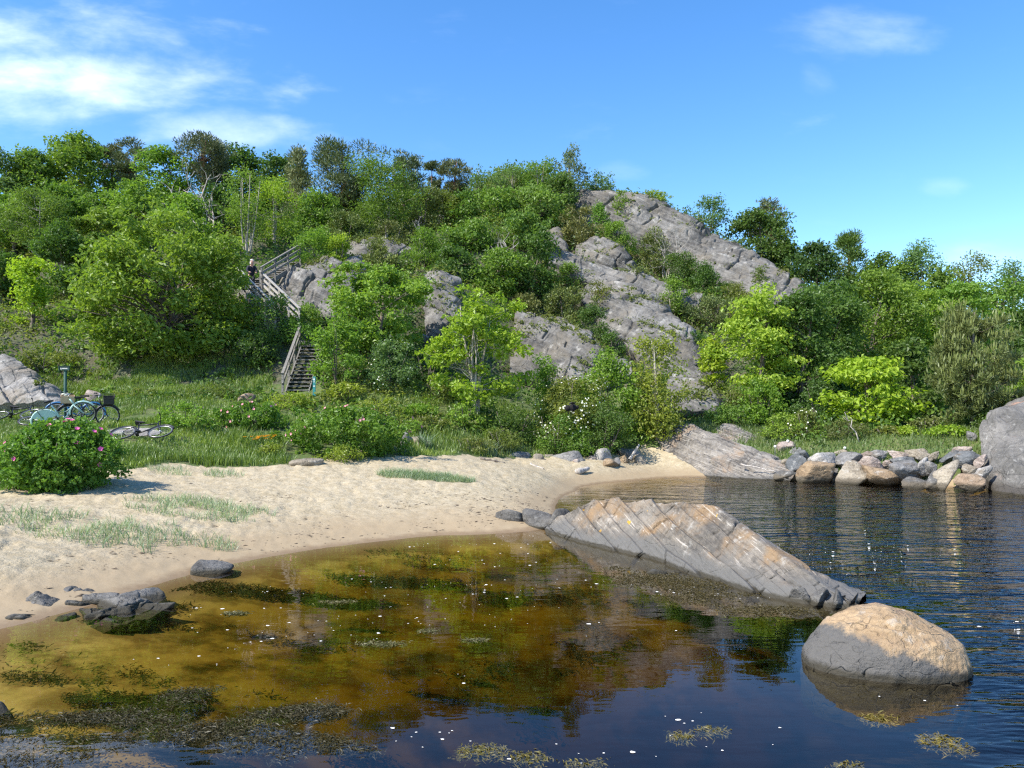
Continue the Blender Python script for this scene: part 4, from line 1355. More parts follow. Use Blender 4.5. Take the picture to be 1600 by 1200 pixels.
    ('shrub', 'leafy_bush', 'dark bush right of the leafless grey bush', sh, 1064, 388, 60, 52.8, 'dark', G_HILL, {}),
    ('juniper', 'juniper_bush', 'spreading juniper under the right end of the thicket', sh, 884, 442, 80, 45.5, 'juniper', G_HILL, dict(dens=1.2)),
    ('juniper', 'juniper_bush', 'flat olive juniper above the broad tilted slab', sh, 820, 455, 70, 44, 'juniper', G_HILL, dict(dens=1.2)),
    ('shrub', 'leafy_bush', 'dark bush between the broad tilted slab and the long pale slab', sh, 925, 478, 66, 42.5, 'dark', G_HILL, {}),
    ('shrub', 'leafy_bush', 'small dark bush low in the cleft between the two slabs', sh, 955, 520, 46, 40.8, 'dark', G_HILL, {}),
    ('shrub', 'leafy_bush', 'thin leafy bush at the left of the rounded knoll', sh, 890, 408, 46, 49, 'mid', G_HILL, {}),
    ('airy', 'birch_sapling', 'bright little birch right of the long pale slab', tr, 1052, 436, 46, 47.5, 'fresh', G_HILL, dict(dens=1.5)),
    ('juniper', 'juniper_bush', 'large dark juniper in the hollow right of the long pale slab', sh, 1108, 462, 90, 47, 'juniper', G_HILL, dict(dens=1.2)),
    ('shrub', 'leafy_bush', 'dark bush at the foot of the descending rock ridge', sh, 1120, 430, 60, 52, 'dark', G_HILL, {}),
    ('shrub', 'leafy_bush', 'small pale bush on the descending rock ridge', sh, 1188, 416, 36, 53.5, 'olive', G_HILL, {}),
    ('juniper', 'juniper_bush', 'dark scrub below the large dark juniper', sh, 1092, 515, 66, 42.5, 'dark', G_HILL, {}),
    ('tree', 'young_maple', 'narrow bright sapling in front of the right end of the long pale slab', tr, 1112, 530, 42, 37.5, 'bright', G_HILL, dict(base=.1, ncl=40, leaf=.2)),
    ('shrub', 'leafy_bush', 'sparse thin bush growing on the left part of the long pale slab', sh, 938, 438, 36, 46, 'olive', G_HILL, dict(dens=.5)),
    ('shrub', 'leafy_bush', 'dark bush in the hollow between the summit cliff and the descending ridge', sh, 1098, 412, 66, 52.0, 'dark', G_HILL, {}),
    ('shrub', 'leafy_bush', 'olive bush low on the descending ridge above the yellow-green maple', sh, 1150, 440, 60, 50.3, 'olive', G_HILL, {}),
    ('shrub', 'leafy_bush', 'small fresh bush in a cleft left of the summit cliff top', sh, 938, 318, 34, 58.2, 'fresh', G_HILL, {}),
    ('juniper', 'juniper_bush', 'low juniper on the shelf right of the rounded knoll', sh, 1000, 418, 54, 50.6, 'juniper', G_HILL, {}),
    # --- foot of the hill, middle
    ('tree', 'young_maple', 'bright yellow-green young maple with several pale stems behind the beach', tr, 745, 452, 146, 30.6, 'bright', None, dict(base=.16, ncl=95, cr=.12, leaf=.19, dens=.80, stems=5, spread=.45, r0=.085, bk='pale', lump=.75, limbs=60)),
    ('shrub', 'leafy_bush', 'yellow-green bush at the foot of the bright young maple', sh, 722, 628, 62, 29.4, 'yellow', G_FOOT, {}),
    ('shrub', 'leafy_bush', 'dense low olive bush at the edge of the sand below the young maple', sh, 736, 681, 78, 27, 'olive', G_FOOT, dict(leaf=.08, dens=1.1)),
    ('shrub', 'leafy_bush', 'narrow upright bush before the broad tilted slab', sh, 850, 553, 42, 33.5, 'fresh', G_FOOT, dict(shape='oval')),
    ('shrub', 'hawthorn_bush', 'hawthorn covered in white blossoms in the middle of the hedge', sh, 888, 578, 120, 30.8, 'olive', G_FOOT, dict(flowers='white260')),
    ('shrub', 'leafy_bush', 'leafy bush right of the blossoming hawthorn under the long pale slab', sh, 950, 556, 100, 31.8, 'fresh', G_FOOT, dict(leaf=.14)),
    ('airy', 'birch_sapling', 'young birch bush with yellowish leaves right of the leafy bush', tr, 1028, 522, 95, 31.8, 'yellow', G_FOOT, dict(base=.08, dens=1.6, stems=3)),
    ('shrub', 'leafy_bush', 'dark green hedge bush below the young maple on its right', sh, 800, 634, 100, 29.6, 'dark', G_FOOT, dict(leaf=.09)),
    ('shrub', 'leafy_bush', 'dark green hedge bush behind the big grey stone on the beach', sh, 872, 640, 100, 29.6, 'mid', G_FOOT, dict(leaf=.09)),
    ('shrub', 'leafy_bush', 'dark green hedge bush behind the round white boulder', sh, 945, 632, 100, 30.0, 'dark', G_FOOT, dict(leaf=.09)),
    ('shrub', 'leafy_bush', 'glossy green bush next to the left end of the striped slab', sh, 1005, 606, 92, 33.4, 'mid', G_FOOT, dict(leaf=.12)),
    ('shrub', 'leafy_bush', 'tangled brownish bush left of the young maple stems', sh, 690, 590, 90, 32, 'olive', G_FOOT, {}),
    ('shrub', 'leafy_bush', 'low light green bush above the rose hedge on its right', sh, 655, 630, 80, 29.8, 'fresh', G_FOOT, {}),
    ('shrub', 'leafy_bush', 'yellow-green bush at the foot of the lower stairs on the right', sh, 540, 598, 70, 30.5, 'yellow', G_FOOT, dict(leaf=.13)),
    ('shrub', 'leafy_bush', 'low weedy bush in front of the bottom step of the stairs', sh, 455, 612, 90, 28.8, 'yellow', G_FOOT, {}),
    ('shrub', 'leafy_bush', 'creeping bramble patch on the meadow below the huge spreading tree', sh, 330, 600, 120, 30.2, 'olive', G_FOOT, dict(leaf=.10)),
    ('shrub', 'leafy_bush', 'second bramble patch on the meadow behind the bicycle lying on the grass', sh, 230, 606, 90, 30.0, 'olive', G_FOOT, dict(leaf=.10)),
    ('shrub', 'leafy_bush', 'small green bush on the meadow right of the lying bicycle', sh, 292, 628, 92, 24.2, 'fresh', G_FOOT, dict(leaf=.10)),
    ('shrub', 'leafy_bush', 'low bush with heath-brown twigs above the sunlit bedrock slope at the left edge', sh, 70, 545, 110, 33.8, 'olive', G_FOOT, {}),
    ('shrub', 'rose_bush', 'sprawling rose bush with faded pink flowers left of the big rose hedge', sh, 398, 628, 122, 25.6, 'rose', G_FOOT, dict(leaf=.115, dens=2.3, ncl=110, cr=.13, flowers='pale45', shape='dome')),
    ('shrub', 'rose_bush', 'big dark rose hedge with pink flowers at the top edge of the sand', sh, 545, 634, 205, 23.4, 'rose', G_FOOT, dict(leaf=.115, dens=2.3, ncl=200, cr=.11, flowers='pale80', shape='dome', lump=.3)),
    ('shrub', 'leafy_bush', 'small yellow-green bush beside the pale flat stone at the sand edge', sh, 425, 692, 60, 22.0, 'yellow', G_FOOT, dict(leaf=.07)),
    ('shrub', 'leafy_bush', 'low yellow-green runner in front of the big rose hedge', sh, 535, 694, 70, 21.8, 'yellow', G_FOOT, dict(leaf=.07)),
    ('shrub', 'rose_bush', 'large rose bush with bright pink flowers on the near sand at the left', sh, 95, 656, 190, 16.2, 'rose', None, dict(leaf=.088, dens=3.6, ncl=330, cr=.10, flowers='pink34', lump=.16, shape='dome', asp=.7)),
    ('shrub', 'rose_bush', 'rose bush cut by the left edge beside the large near rose bush', sh, -12, 690, 60, 17.0, 'rose', None, dict(leaf=.088, dens=3.2, ncl=130, cr=.11, flowers='pink6', shape='dome')),
    ('shrub', 'leafy_bush', 'thin leafy bush half veiling the middle flight of the stairs', sh, 426, 452, 66, 35.2, 'mid', G_FOOT, dict(dens=.65, shape='oval')),
    ('shrub', 'leafy_bush', 'shaded bush above the top of the lower stairs', sh, 474, 498, 62, 35.2, 'mid', G_FOOT, dict(shape='dome')),
    ('shrub', 'leafy_bush', 'grey-green bush between the middle flight of stairs and the overhanging outcrop', sh, 478, 470, 60, 38.0, 'mid', G_FOOT, {}),
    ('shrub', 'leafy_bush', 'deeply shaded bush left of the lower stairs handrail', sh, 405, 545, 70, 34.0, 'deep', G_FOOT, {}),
    ('shrub', 'leafy_bush', 'low round weedy bush between the rose hedge and the young maple', sh, 640, 655, 70, 27.6, 'olive', G_FOOT, {}),
    ('shrub', 'leafy_bush', 'light green weedy bush behind the big rose hedge', sh, 585, 620, 90, 27.8, 'yellow', G_FOOT, {}),
    ('shrub', 'leafy_bush', 'brownish low bush with bare twigs left of the yellow-green bush under the young maple', sh, 672, 645, 60, 28.6, 'olive', G_FOOT, {}),
    ('shrub', 'leafy_bush', 'olive low bush next to the dense one at the sand edge', sh, 785, 668, 70, 28.2, 'olive', G_FOOT, dict(leaf=.09)),
    ('shrub', 'leafy_bush', 'dense low hedge bush between the spiky tuft and the round white boulder', sh, 905, 668, 80, 29.6, 'mid', G_FOOT, dict(leaf=.09)),
    ('shrub', 'leafy_bush', 'rank green bush between the striped slabs and the tall yellow-green maple', sh, 1140, 632, 90, 33.2, 'mid', G_RIGHT, {}),
    ('shrub', 'leafy_bush', 'olive bush at the foot of the hill right of the low rock toe', sh, 1150, 600, 60, 35.0, 'olive', G_RIGHT, {}),
    ('shrub', 'leafy_bush', 'low olive bush right of the wide brownish-green one behind the boulder wall', sh, 1385, 672, 60, 28.2, 'olive', G_RIGHT, {}),
    ('shrub', 'leafy_bush', 'green bush under the left side of the young pine', sh, 1450, 650, 60, 28.6, 'olive', G_RIGHT, {}),
    ('shrub', 'leafy_bush', 'green bush squeezed between the young pine and the huge rounded rock', sh, 1545, 640, 40, 28.0, 'dark', G_RIGHT, {}),
    ('tree', 'broadleaf_tree', 'mid-green tree right of the tall pointed aspen', tr, 1465, 418, 80, 50, 'mid', G_RIGHT, dict(base=.05)),
    ('tree', 'broadleaf_tree', 'leafy tree in the gap left of the tall pointed aspen', tr, 1402, 410, 70, 52, 'mid', G_RIGHT, dict(base=.05)),
    # --- right wood
    ('tree', 'maple_tree', 'tall yellow-green maple at the left end of the right wood', tr, 1188, 448, 115, 36, 'bright', G_RIGHT, dict(base=.12, ncl=120, flat=.35, leaf=.20, lump=.5)),
    ('tree', 'broadleaf_tree', 'dark glossy tree just right of the tall yellow-green maple', tr, 1252, 460, 110, 36.5, 'dark', G_RIGHT, dict(base=.05, dens=1.1)),
    ('tree', 'broadleaf_tree', 'dark tree behind the bright rounded maple', tr, 1300, 440, 120, 39, 'dark', G_RIGHT, dict(base=.05)),
    ('tree', 'maple_tree', 'bright rounded maple in front of the right wood above the boulders', tr, 1350, 548, 140, 31.3, 'bright', G_RIGHT, dict(base=.05, ncl=130, leaf=.23, flat=.4, up=.7)),
    ('tree', 'broadleaf_tree', 'tall mid-green tree with thin pale twigs behind the bright rounded maple', tr, 1362, 425, 130, 42, 'mid', G_RIGHT, dict(base=.05)),
    ('tree', 'broadleaf_tree', 'deep green tree between the bright rounded maple and the young pine', tr, 1425, 520, 80, 33, 'dark', G_RIGHT, dict(base=.03)),
    ('tree', 'maple_tree', 'fresh green layered tree above the deep green tree', tr, 1415, 440, 110, 43, 'fresh', G_RIGHT, dict(base=.05, flat=.35)),
    ('tree', 'maple_tree', 'flat-layered bright green tree behind the top of the young pine', tr, 1490, 440, 130, 44, 'fresh', G_RIGHT, dict(base=.05, flat=.30)),
    ('pine', 'spruce_tree', 'pointed dark conifer at the top of the right wood', tr, 1325, 367, 80, 57, 'dark', G_RIGHT, dict(shape='cone', base=.05, ncl=120, dens=1.3)),
    ('tree', 'broadleaf_tree', 'dark rounded tree left of the pointed dark conifer', tr, 1275, 382, 90, 55, 'deep', G_RIGHT, dict(base=.05)),
    ('tree', 'broadleaf_tree', 'dark spreading tree right of the pointed dark conifer', tr, 1370, 396, 90, 55, 'dark', G_RIGHT, dict(base=.05)),
    ('airy', 'aspen_tree', 'tall pointed aspen standing above the fresh layered trees', tr, 1432, 388, 80, 52, 'blue', G_RIGHT, dict(dens=1.8, base=.1)),
    ('airy', 'aspen_tree', 'thin aspen with sky between its branches near the right edge', tr, 1512, 408, 80, 56, 'olive', G_RIGHT, dict(dens=.8)),
    ('airy', 'aspen_tree', 'bluish thin aspen at the right edge of the skyline', tr, 1582, 410, 80, 55, 'blue', G_RIGHT, dict(dens=.9)),
    ('tree', 'broadleaf_tree', 'mid-green tree behind the thin aspens at the right', tr, 1550, 438, 110, 50, 'mid', G_RIGHT, dict(base=.05)),
    ('tree', 'broadleaf_tree', 'dark tree at the right edge behind the young pine', tr, 1605, 480, 90, 40, 'dark', G_RIGHT, dict(base=.05)),
    ('tree', 'broadleaf_tree', 'green tree filling the gap at the right edge above the huge rounded rock', tr, 1598, 560, 50, 33, 'fresh', G_RIGHT, dict(base=.05)),
    ('youngpine', 'young_pine', 'dense egg-shaped young pine with upright brownish shoots beside the huge rounded rock', tr, 1520, 478, 140, 29, 'brownpine', G_RIGHT, {}),
    ('shrub', 'leafy_bush', 'fresh green bush at the foot of the tall yellow-green maple', sh, 1190, 588, 70, 33.5, 'fresh', G_RIGHT, dict(leaf=.14)),
    ('shrub', 'leafy_bush', 'olive bush behind the right end of the striped slabs', sh, 1225, 645, 70, 30.4, 'yellow', G_RIGHT, {}),
    ('shrub', 'hawthorn_bush', 'small bush with a white blossoming twig behind the first boulders', sh, 1262, 636, 50, 29.8, 'olive', G_RIGHT, dict(flowers='white50')),
    ('shrub', 'heather_bush', 'wide brownish-green bush behind the middle of the boulder wall', sh, 1322, 655, 105, 28.8, 'juniper', G_RIGHT, dict(leaf=.075)),
    ('shrub', 'leafy_bush', 'tiny bright bush behind the boulder wall left of the young pine', sh, 1416, 670, 34, 27.8, 'bright', G_RIGHT, {}),
    ('shrub', 'leafy_bush', 'bright low bush behind the boulder wall under the young pine', sh, 1482, 668, 76, 27.2, 'bright', G_RIGHT, dict(leaf=.13)),
    ('shrub', 'leafy_bush', 'dark shaded bush low behind the boulder wall beside the bright rounded maple', sh, 1280, 590, 70, 32.5, 'dark', G_RIGHT, {}),
]
FL = {'white60': (M_WHITEFLOWER, 34, .06), 'white260': (M_WHITEFLOWER, 230, .06), 'white50': (M_WHITEFLOWER, 30, .06), 'pale45': (M_PALEPINK, 26, .085), 'pale80': (M_PALEPINK, 34, .085), 'pink34': (M_PINKFLOWER, 24, .095), 'pink6': (M_PINKFLOWER, 8, .10)}
BK = {'birch': M_BIRCH, 'pale': M_PALEBARK}
for i_, (kind, name, label, cat, px, top_, wpx, D, green, grp, kw) in enumerate(PL):
    kw = dict(kw)
    if 'flowers' in kw:
        kw['flowers'] = FL[kw['flowers']]
    if 'bk' in kw:
        kw['bk'] = BK[kw['bk']]
    plant(kind, name, label, cat, px, top_, wpx, D, green, group=grp, seed=i_, **kw)

# ------------------------------------------------------------------ uncountable cover
def outcrop_mask(x, y):
    """1 where a bedrock outcrop or the stairs lie"""
    m = np.zeros(len(x), bool)
    for rows in OUTCROPS:
        a = np.concatenate([resample(rows[0], 14), resample(rows[-1], 14)[::-1]])[:, :2]
        ins = np.zeros(len(x), bool)
        for k in range(len(a)):
            p, q2 = a[k], a[k - 1]
            c = ((p[1] > y) != (q2[1] > y)) & (x < (q2[0] - p[0]) * (y - p[1]) / (q2[1] - p[1] + 1e-12) + p[0])
            ins ^= c
        m |= ins
    return m


def scatter(n, pxr, Dr, seed):
    rng = np.random.default_rng(seed)
    px = rng.uniform(*pxr, n)
    D = np.sqrt(rng.uniform(Dr[0] ** 2, Dr[1] ** 2, n))
    return rng, X(px, D), D, px


# undergrowth on the hillside: low clumps of leaves
rng, x, y, px = scatter(20000, (-150, 1750), (28, 70), 501)
z = ground(x, y)
pyv = PY0 - (z - CAMH) / y * F
q = np.stack([x, y, 0 * x], 1)
dens = sstep(fbm(q * 0.22, 3, 301), -0.45, 0.15)
stair = ((px > 432) & (px < 508) & (y > 30.4) & (y < 35.2)) | ((px > 385) & (px < 455) & (y > 35.2) & (y < 40.6)) | ((px > 385) & (px < 462) & (y > 39) & (y < 43.5))
ok = ((z > 1.3) | ((px > 1180) & (z > 0.85))) & ~outcrop_mask(x, y - 0.3) & ~stair & ~((px > 970) & (px < 1248) & (y < 32.9)) & (rng.random(len(x)) < 0.25 + 0.75 * dens) & (y > sand_limit(x, y) + 1.6)
ok &= ~((px < 175) & (y < 29.5)) & ~((px < 350) & (y < 25.5)) & (y > 24.5)
x, y, z = x[ok], y[ok], z[ok]
mbs = {k: (MB(), []) for k in ('mid', 'olive', 'dark')}
n = len(x)
hh = (0.25 + 0.7 * rng.random(n) ** 1.6) * (0.8 + 0.012 * y) * np.where((y < 33) & (x < 2), 0.55, 1.0)
knd = fbm(np.stack([x, y, 0 * x], 1) * 0.16, 3, 311) + 0.25 * rng.normal(size=n)
for key, sel in (('mid', (knd > -0.05) & (knd < 0.28)), ('olive', knd >= 0.28), ('dark', knd <= -0.05)):
    s = np.where(sel)[0]
    P = np.stack([x[s], y[s], z[s] + hh[s] * 0.45], 1)
    I = np.repeat(np.arange(len(s)), 15)
    m = len(I)
    d = unit(rng.normal(size=(m, 3)))
    C = P[I] + d * (rng.random(m) ** 0.5)[:, None] * np.stack([hh[s][I] * 0.9, hh[s][I] * 0.9, hh[s][I] * 0.6], 1)
    N = unit(d * 0.5 + np.array([0, -0.1, 0.6]) + 0.5 * rng.normal(size=(m, 3)))
    L = (0.13 + 0.09 * rng.random(m)) * np.maximum(1, y[s][I] / 42)
    V = leaves(C, N, L, L * 0.62, rng)
    mbs[key][0].add(V, quads(m))
    ct = rng.random(len(s))
    o = mbs[key][0].build('undergrowth', M_LEAF, tint=np.clip(.5 * ct[I] + .5 * rng.random(m), 0, 1))
    o.color = (*GREENS[key], 1)
    tag(o, {'mid': 'mid-green low undergrowth covering the hillside between the rocks and trees', 'olive': 'olive brown heath and scrub in patches on the hillside', 'dark': 'dark leafy undergrowth in patches on the wooded hillside'}[key], 'undergrowth', kind='stuff')


# tufts on the ledges of the outcrops
rng = np.random.default_rng(909)
Lg = np.concatenate(LEDGES)
ok = (Lg[:, 5] > 0.72) & (fbm(Lg[:, :3] * 0.45, 3, 411) > 0.02) & (rng.random(len(Lg)) < 0.022)
Lg = Lg[ok]
I = np.repeat(np.arange(len(Lg)), 13)
m = len(I)
hh = 0.12 + 0.40 * rng.random(len(Lg)) ** 2
d = unit(rng.normal(size=(m, 3)))
C = Lg[I, :3] + np.array([0, 0, .05]) + d * (rng.random(m) ** .5)[:, None] * np.stack([hh[I] * 1.2, hh[I] * 1.0, hh[I] * .8], 1)
L = 0.12 + 0.10 * rng.random(m)
V = leaves(C, unit(d * .5 + np.array([0, -.1, .6]) + .5 * rng.normal(size=(m, 3))), L, L * .5, rng)
mb = MB()
mb.add(V, quads(m))
ct = rng.random(len(Lg))
o = mb.build('undergrowth', M_LEAF, tint=np.clip(.6 * ct[I] + .4 * rng.random(m), 0, 1))
o.color = (0.165, 0.200, 0.060, 1)
tag(o, 'heather and grass tufts growing on the ledges of the bedrock outcrops', 'undergrowth', kind='stuff')


def blades(P, h, wd, rng, lean=0.35):
    n = len(P)
    a = rng.random(n) * 2 * np.pi
    side = np.stack([np.cos(a), np.sin(a), 0 * a], 1)
    b = a + np.pi / 2 + rng.normal(size=n) * 0.6
    ln = np.stack([np.cos(b), np.sin(b), 0 * b], 1) * (h * lean * (0.4 + rng.random(n)))[:, None]
    up = np.array([0, 0, 1.0])
    wd = np.broadcast_to(wd, (n,))[:, None]
    v0 = P - side * (wd / 2)
    v1 = P + side * (wd / 2)
    m = P + up * (h * 0.6)[:, None] + ln * 0.35
    v2 = m + side * (wd * 0.4)
    v3 = m - side * (wd * 0.4)
    v4 = P + up * h[:, None] + ln
    V = np.stack([v0, v1, v2, v3, v4], 1).reshape(-1, 3)
    k = np.arange(n)[:, None] * 5
    return V, k + np.array([[0, 1, 2, 3]]), k + np.array([[3, 2, 4]])


def grass_obj(name, x, y, h, wd, col, label, rng, lean=0.35, cat='grass'):
    P = np.stack([x, y, ground(x, y) - 0.015], 1)
    V, F4, F3 = blades(P, h, wd, rng, lean)
    mb = MB()
    mb.add(V, F4)
    mb.f.append(F3.ravel())
    mb.k.append(np.full(len(F3), 3))
    mb.m.append(np.zeros(len(F3)))
    t = np.clip(0.45 + 0.55 * fbm(P * 0.8, 3, 66) * 1.6 + 0.35 * (rng.random(len(P)) - 0.5), 0, 1)
    o = mb.build(name, M_GRASS, tint=np.concatenate([t, t]))
    o.color = (*col, 1)
    tag(o, label, cat, kind='stuff')
    return o


# meadow grass
rng, x, y, px = scatter(175000, (-160, 860), (17.5, 35), 601)
q = np.stack([x, y, 0 * x], 1)
ok = (y > sand_limit(x, y) + 0.9 * fbm(q * 0.9, 3, 31) - 0.15 + 0.25 * rng.random(len(x))) & ~outcrop_mask(x, y) & ~((px > 168) & (px < 246) & (y > 22.9) & (y < 24.0)) & ~((px > 425) & (px < 512) & (y > 30.5)) & ~((px > 445) & (px < 640) & (y > 21.3) & (y < 25.5)) & ~((px > 345) & (px < 450) & (y > 24.2) & (y < 27.0))
ok &= (fbm(q * 1.1, 3, 47) > -0.30) | (y < sand_limit(x, y) + 1.8)
x, y, px = x[ok], y[ok], px[ok]
hn = fbm(np.stack([x, y, 0 * x], 1) * 0.5, 3, 41)
h = 0.10 + 0.13 * rng.random(len(x)) + 0.20 * sstep(hn, -0.05, 0.4)
h = np.where((px < 300) & (y > 21.0) & (y < 26), h * 0.6, h)
ok = ~((px > 330) & (y > 24.5) & (rng.random(len(x)) < 0.6))
x, y, h = x[ok], y[ok], h[ok]
o = grass_obj('grass', x, y, h, 0.022 + 0 * h, (0.185, 0.265, 0.050), 'tall fresh green meadow grass between the sand and the hill', rng, 0.4)
# grass behind the boulder wall and slabs
rng, x, y, px = scatter(40000, (1080, 1750), (25, 34), 602)
ok = (y > np.interp(px, [1080, 1235, 1300, 1560, 1750], [32.5, 27.6, 26.8, 24.6, 24.5]))
x, y = x[ok], y[ok]
grass_obj('grass', x, y, 0.08 + 0.16 * rng.random(len(x)), 0.024 + 0 * x, (0.11, 0.17, 0.04), 'rough grass behind the boulder wall on the right', rng)
# dry tufts on the rock ledges
rng, x, y, px = scatter(24000, (840, 1260), (47, 58), 603)
q = np.stack([x, y, 0 * x], 1)
ok = (fbm(q * 0.45, 3, 51) > 0.05) & ~outcrop_mask(x, y - 0.4)
x, y = x[ok], y[ok]
grass_obj('dry_grass', x, y, 0.3 + 0.4 * rng.random(len(x)), 0.05 + 0 * x, (0.20, 0.17, 0.075), 'dry straw-coloured grass on the ledges between the hill rocks', rng)

# marram grass on the sand
for k_, (cx, cy_, rx, ry, nb, lab, mind) in enumerate([
        (150, 13.0, 2.4, 0.95, 5200, 'thin blue-green marram grass across the near sand in front of the large rose bush', 0),
        (310, 15.2, 1.5, 0.85, 3600, 'blue-green marram grass on the sand right of the large rose bush', 0),
        (305, 19.3, 1.2, 0.55, 1500, 'sparse marram grass on the sand below the meadow edge', 0),
        (665, 20.6, 1.35, 0.42, 4200, 'dense pale marram patch on the sand below the rose hedge', 0),
        (30, 16.2, 1.6, 0.4, 1500, 'marram blades along the foot of the large rose bush', 0)]):
    rng = np.random.default_rng(700 + k_)
    a, r = rng.random(nb) * 2 * np.pi, rng.random(nb) ** 0.6
    x = X(cx, cy_) + np.cos(a) * r * rx
    y = cy_ + np.sin(a) * r * ry
    q = np.stack([x, y, 0 * x], 1)
    ok = (fbm(q * 1.6, 3, 88) > (-0.10 if k_ != 3 else -0.45)) & (rng.random(nb) < (0.55 if k_ != 3 else .8))
    x, y = x[ok], y[ok]
    grass_obj('marram_grass', x, y, 0.08 + 0.16 * rng.random(len(x)), 0.011 + 0 * x, (0.27, 0.35, 0.22), lab, rng, 0.9)
# spiky tufts at the beach stones
for k_, (cx, D_, h_, lab) in enumerate([(912, 29.4, 0.75, 'spiky lyme grass tuft beside the big grey stone on the beach'), (768, 27.4, 0.6, 'lyme grass tuft at the left end of the row of beach stones'), (665, 25.6, 0.6, 'lyme grass tuft right of the big rose hedge'), (792, 28.0, 0.45, 'small lyme grass tuft before the flat grey beach stone')]):
    rng = np.random.default_rng(740 + k_)
    n = 90
    x = X(cx, D_) + rng.normal(size=n) * 0.10
    y = D_ + rng.normal(size=n) * 0.08
    P = np.stack([x, y, ground(x, y) - 0.02], 1)
    V, F4, F3 = blades(P, h_ * (0.6 + 0.5 * rng.random(n)), 0.03, rng, 0.7)
    mb = MB()
    mb.add(V, F4)
    mb.f.append(F3.ravel()); mb.k.append(np.full(len(F3), 3)); mb.m.append(np.zeros(len(F3)))
    t = rng.random(n)
    o = mb.build('lyme_grass', M_GRASS, tint=np.concatenate([t, t]))
    o.color = (0.17, 0.25, 0.15, 1)
    tag(o, lab, 'grass tuft')

# ------------------------------------------------------------------ boulders and stones
def boulder_mesh(rng, nplanes=16, sub=4, round_=10.0, rough=0.05, asp=(1, 0.85, 0.75), box=None):
    """faceted, worn stone: soft minimum over random cutting planes, then relief"""
    bm = bmesh.new()
    bmesh.ops.create_icosphere(bm, subdivisions=sub, radius=1.0)
    V = np.array([v.co[:] for v in bm.verts])
    Fc = np.array([[v.index for v in f.verts] for f in bm.faces])
    bm.free()
    N = unit(rng.normal(size=(nplanes, 3)))
    d = 0.75 + 0.35 * rng.random(nplanes)
    c = V @ N.T / d[None]
    r = 1.0 / (np.sum(np.maximum(c, 0) ** round_, 1) + 0.4 ** round_) ** (1.0 / round_)
    V = V * r[:, None]
    lo, hi = V.min(0), V.max(0)
    V = (V - (lo + hi) / 2) / ((hi - lo) / 2)
    s = rng.integers(1, 9999)
    V = V + unit(V) * (rough * fbm(V * 1.6 + s, 4, 3) + rough * 0.45 * fbm(V * 5 + s, 3, 4))[:, None]
    return V * np.array(asp), Fc


def onground(px, D, dz):
    x = X(px, D)
    return (x, D, float(ground(np.array([x]), np.array([float(D)]))[0]) + dz)


def stone(px, py, wpx, hpx, D, key, label, group, name='boulder', cat='boulder', seed=0, bury=0.18, depth=0.85, round_=10, rot=0.0, sub=4, mat=None, rough=0.05, nplanes=16, chip=0.0, lamk=0.16):
    rng = np.random.default_rng(9000 + seed)
    V, Fc = boulder_mesh(rng, nplanes=nplanes, sub=sub, round_=round_, rough=rough)
    lo, hi = V.min(0), V.max(0)
    V = (V - (lo + hi) / 2) / ((hi - lo) / 2)
    w2, h2 = wpx / F * D / 2, hpx / F * D / 2
    if py is None:
        py = PY0 + (CAMH - (onground(px, D, 0)[2] + h2 * 0.5)) / D * F
    V = V * np.array([w2, max(w2, h2) * depth, h2 * (1 + bury)])
    V[:, 2] -= h2 * bury
    if chip:
        n_ = unit(np.array([0.45 + 0.2 * rng.normal(), -0.2, 0.85]))
        c_ = unit(np.cross(n_, np.array([0.2, 1.0, 0.1])))
        ww = fbm(V * 2.2 / max(w2, .1) + seed, 3, seed)
        dd = beds(V @ n_ / lamk + 0.5 * ww + seed * .37, V @ c_ / (lamk * 1.9) + .4 * ww, seed, chip, chip * .9, lamk * 1.9, 0.014, 0.8)
        V = V + unit(V / np.array([w2, max(w2, h2) * depth, h2])) * dd[:, None]
    a = rot
    R = np.array([[math.cos(a), 0, math.sin(a)], [0, 1, 0], [-math.sin(a), 0, math.cos(a)]])
    V = V @ R.T
    mb = MB()
    mb.add(V, Fc)
    o = mb.build(name, mat or stone_mat(key), smooth=True, loc=(X(px, D), D, Z(py, D)))
    tag(o, label, cat, group)
    return o


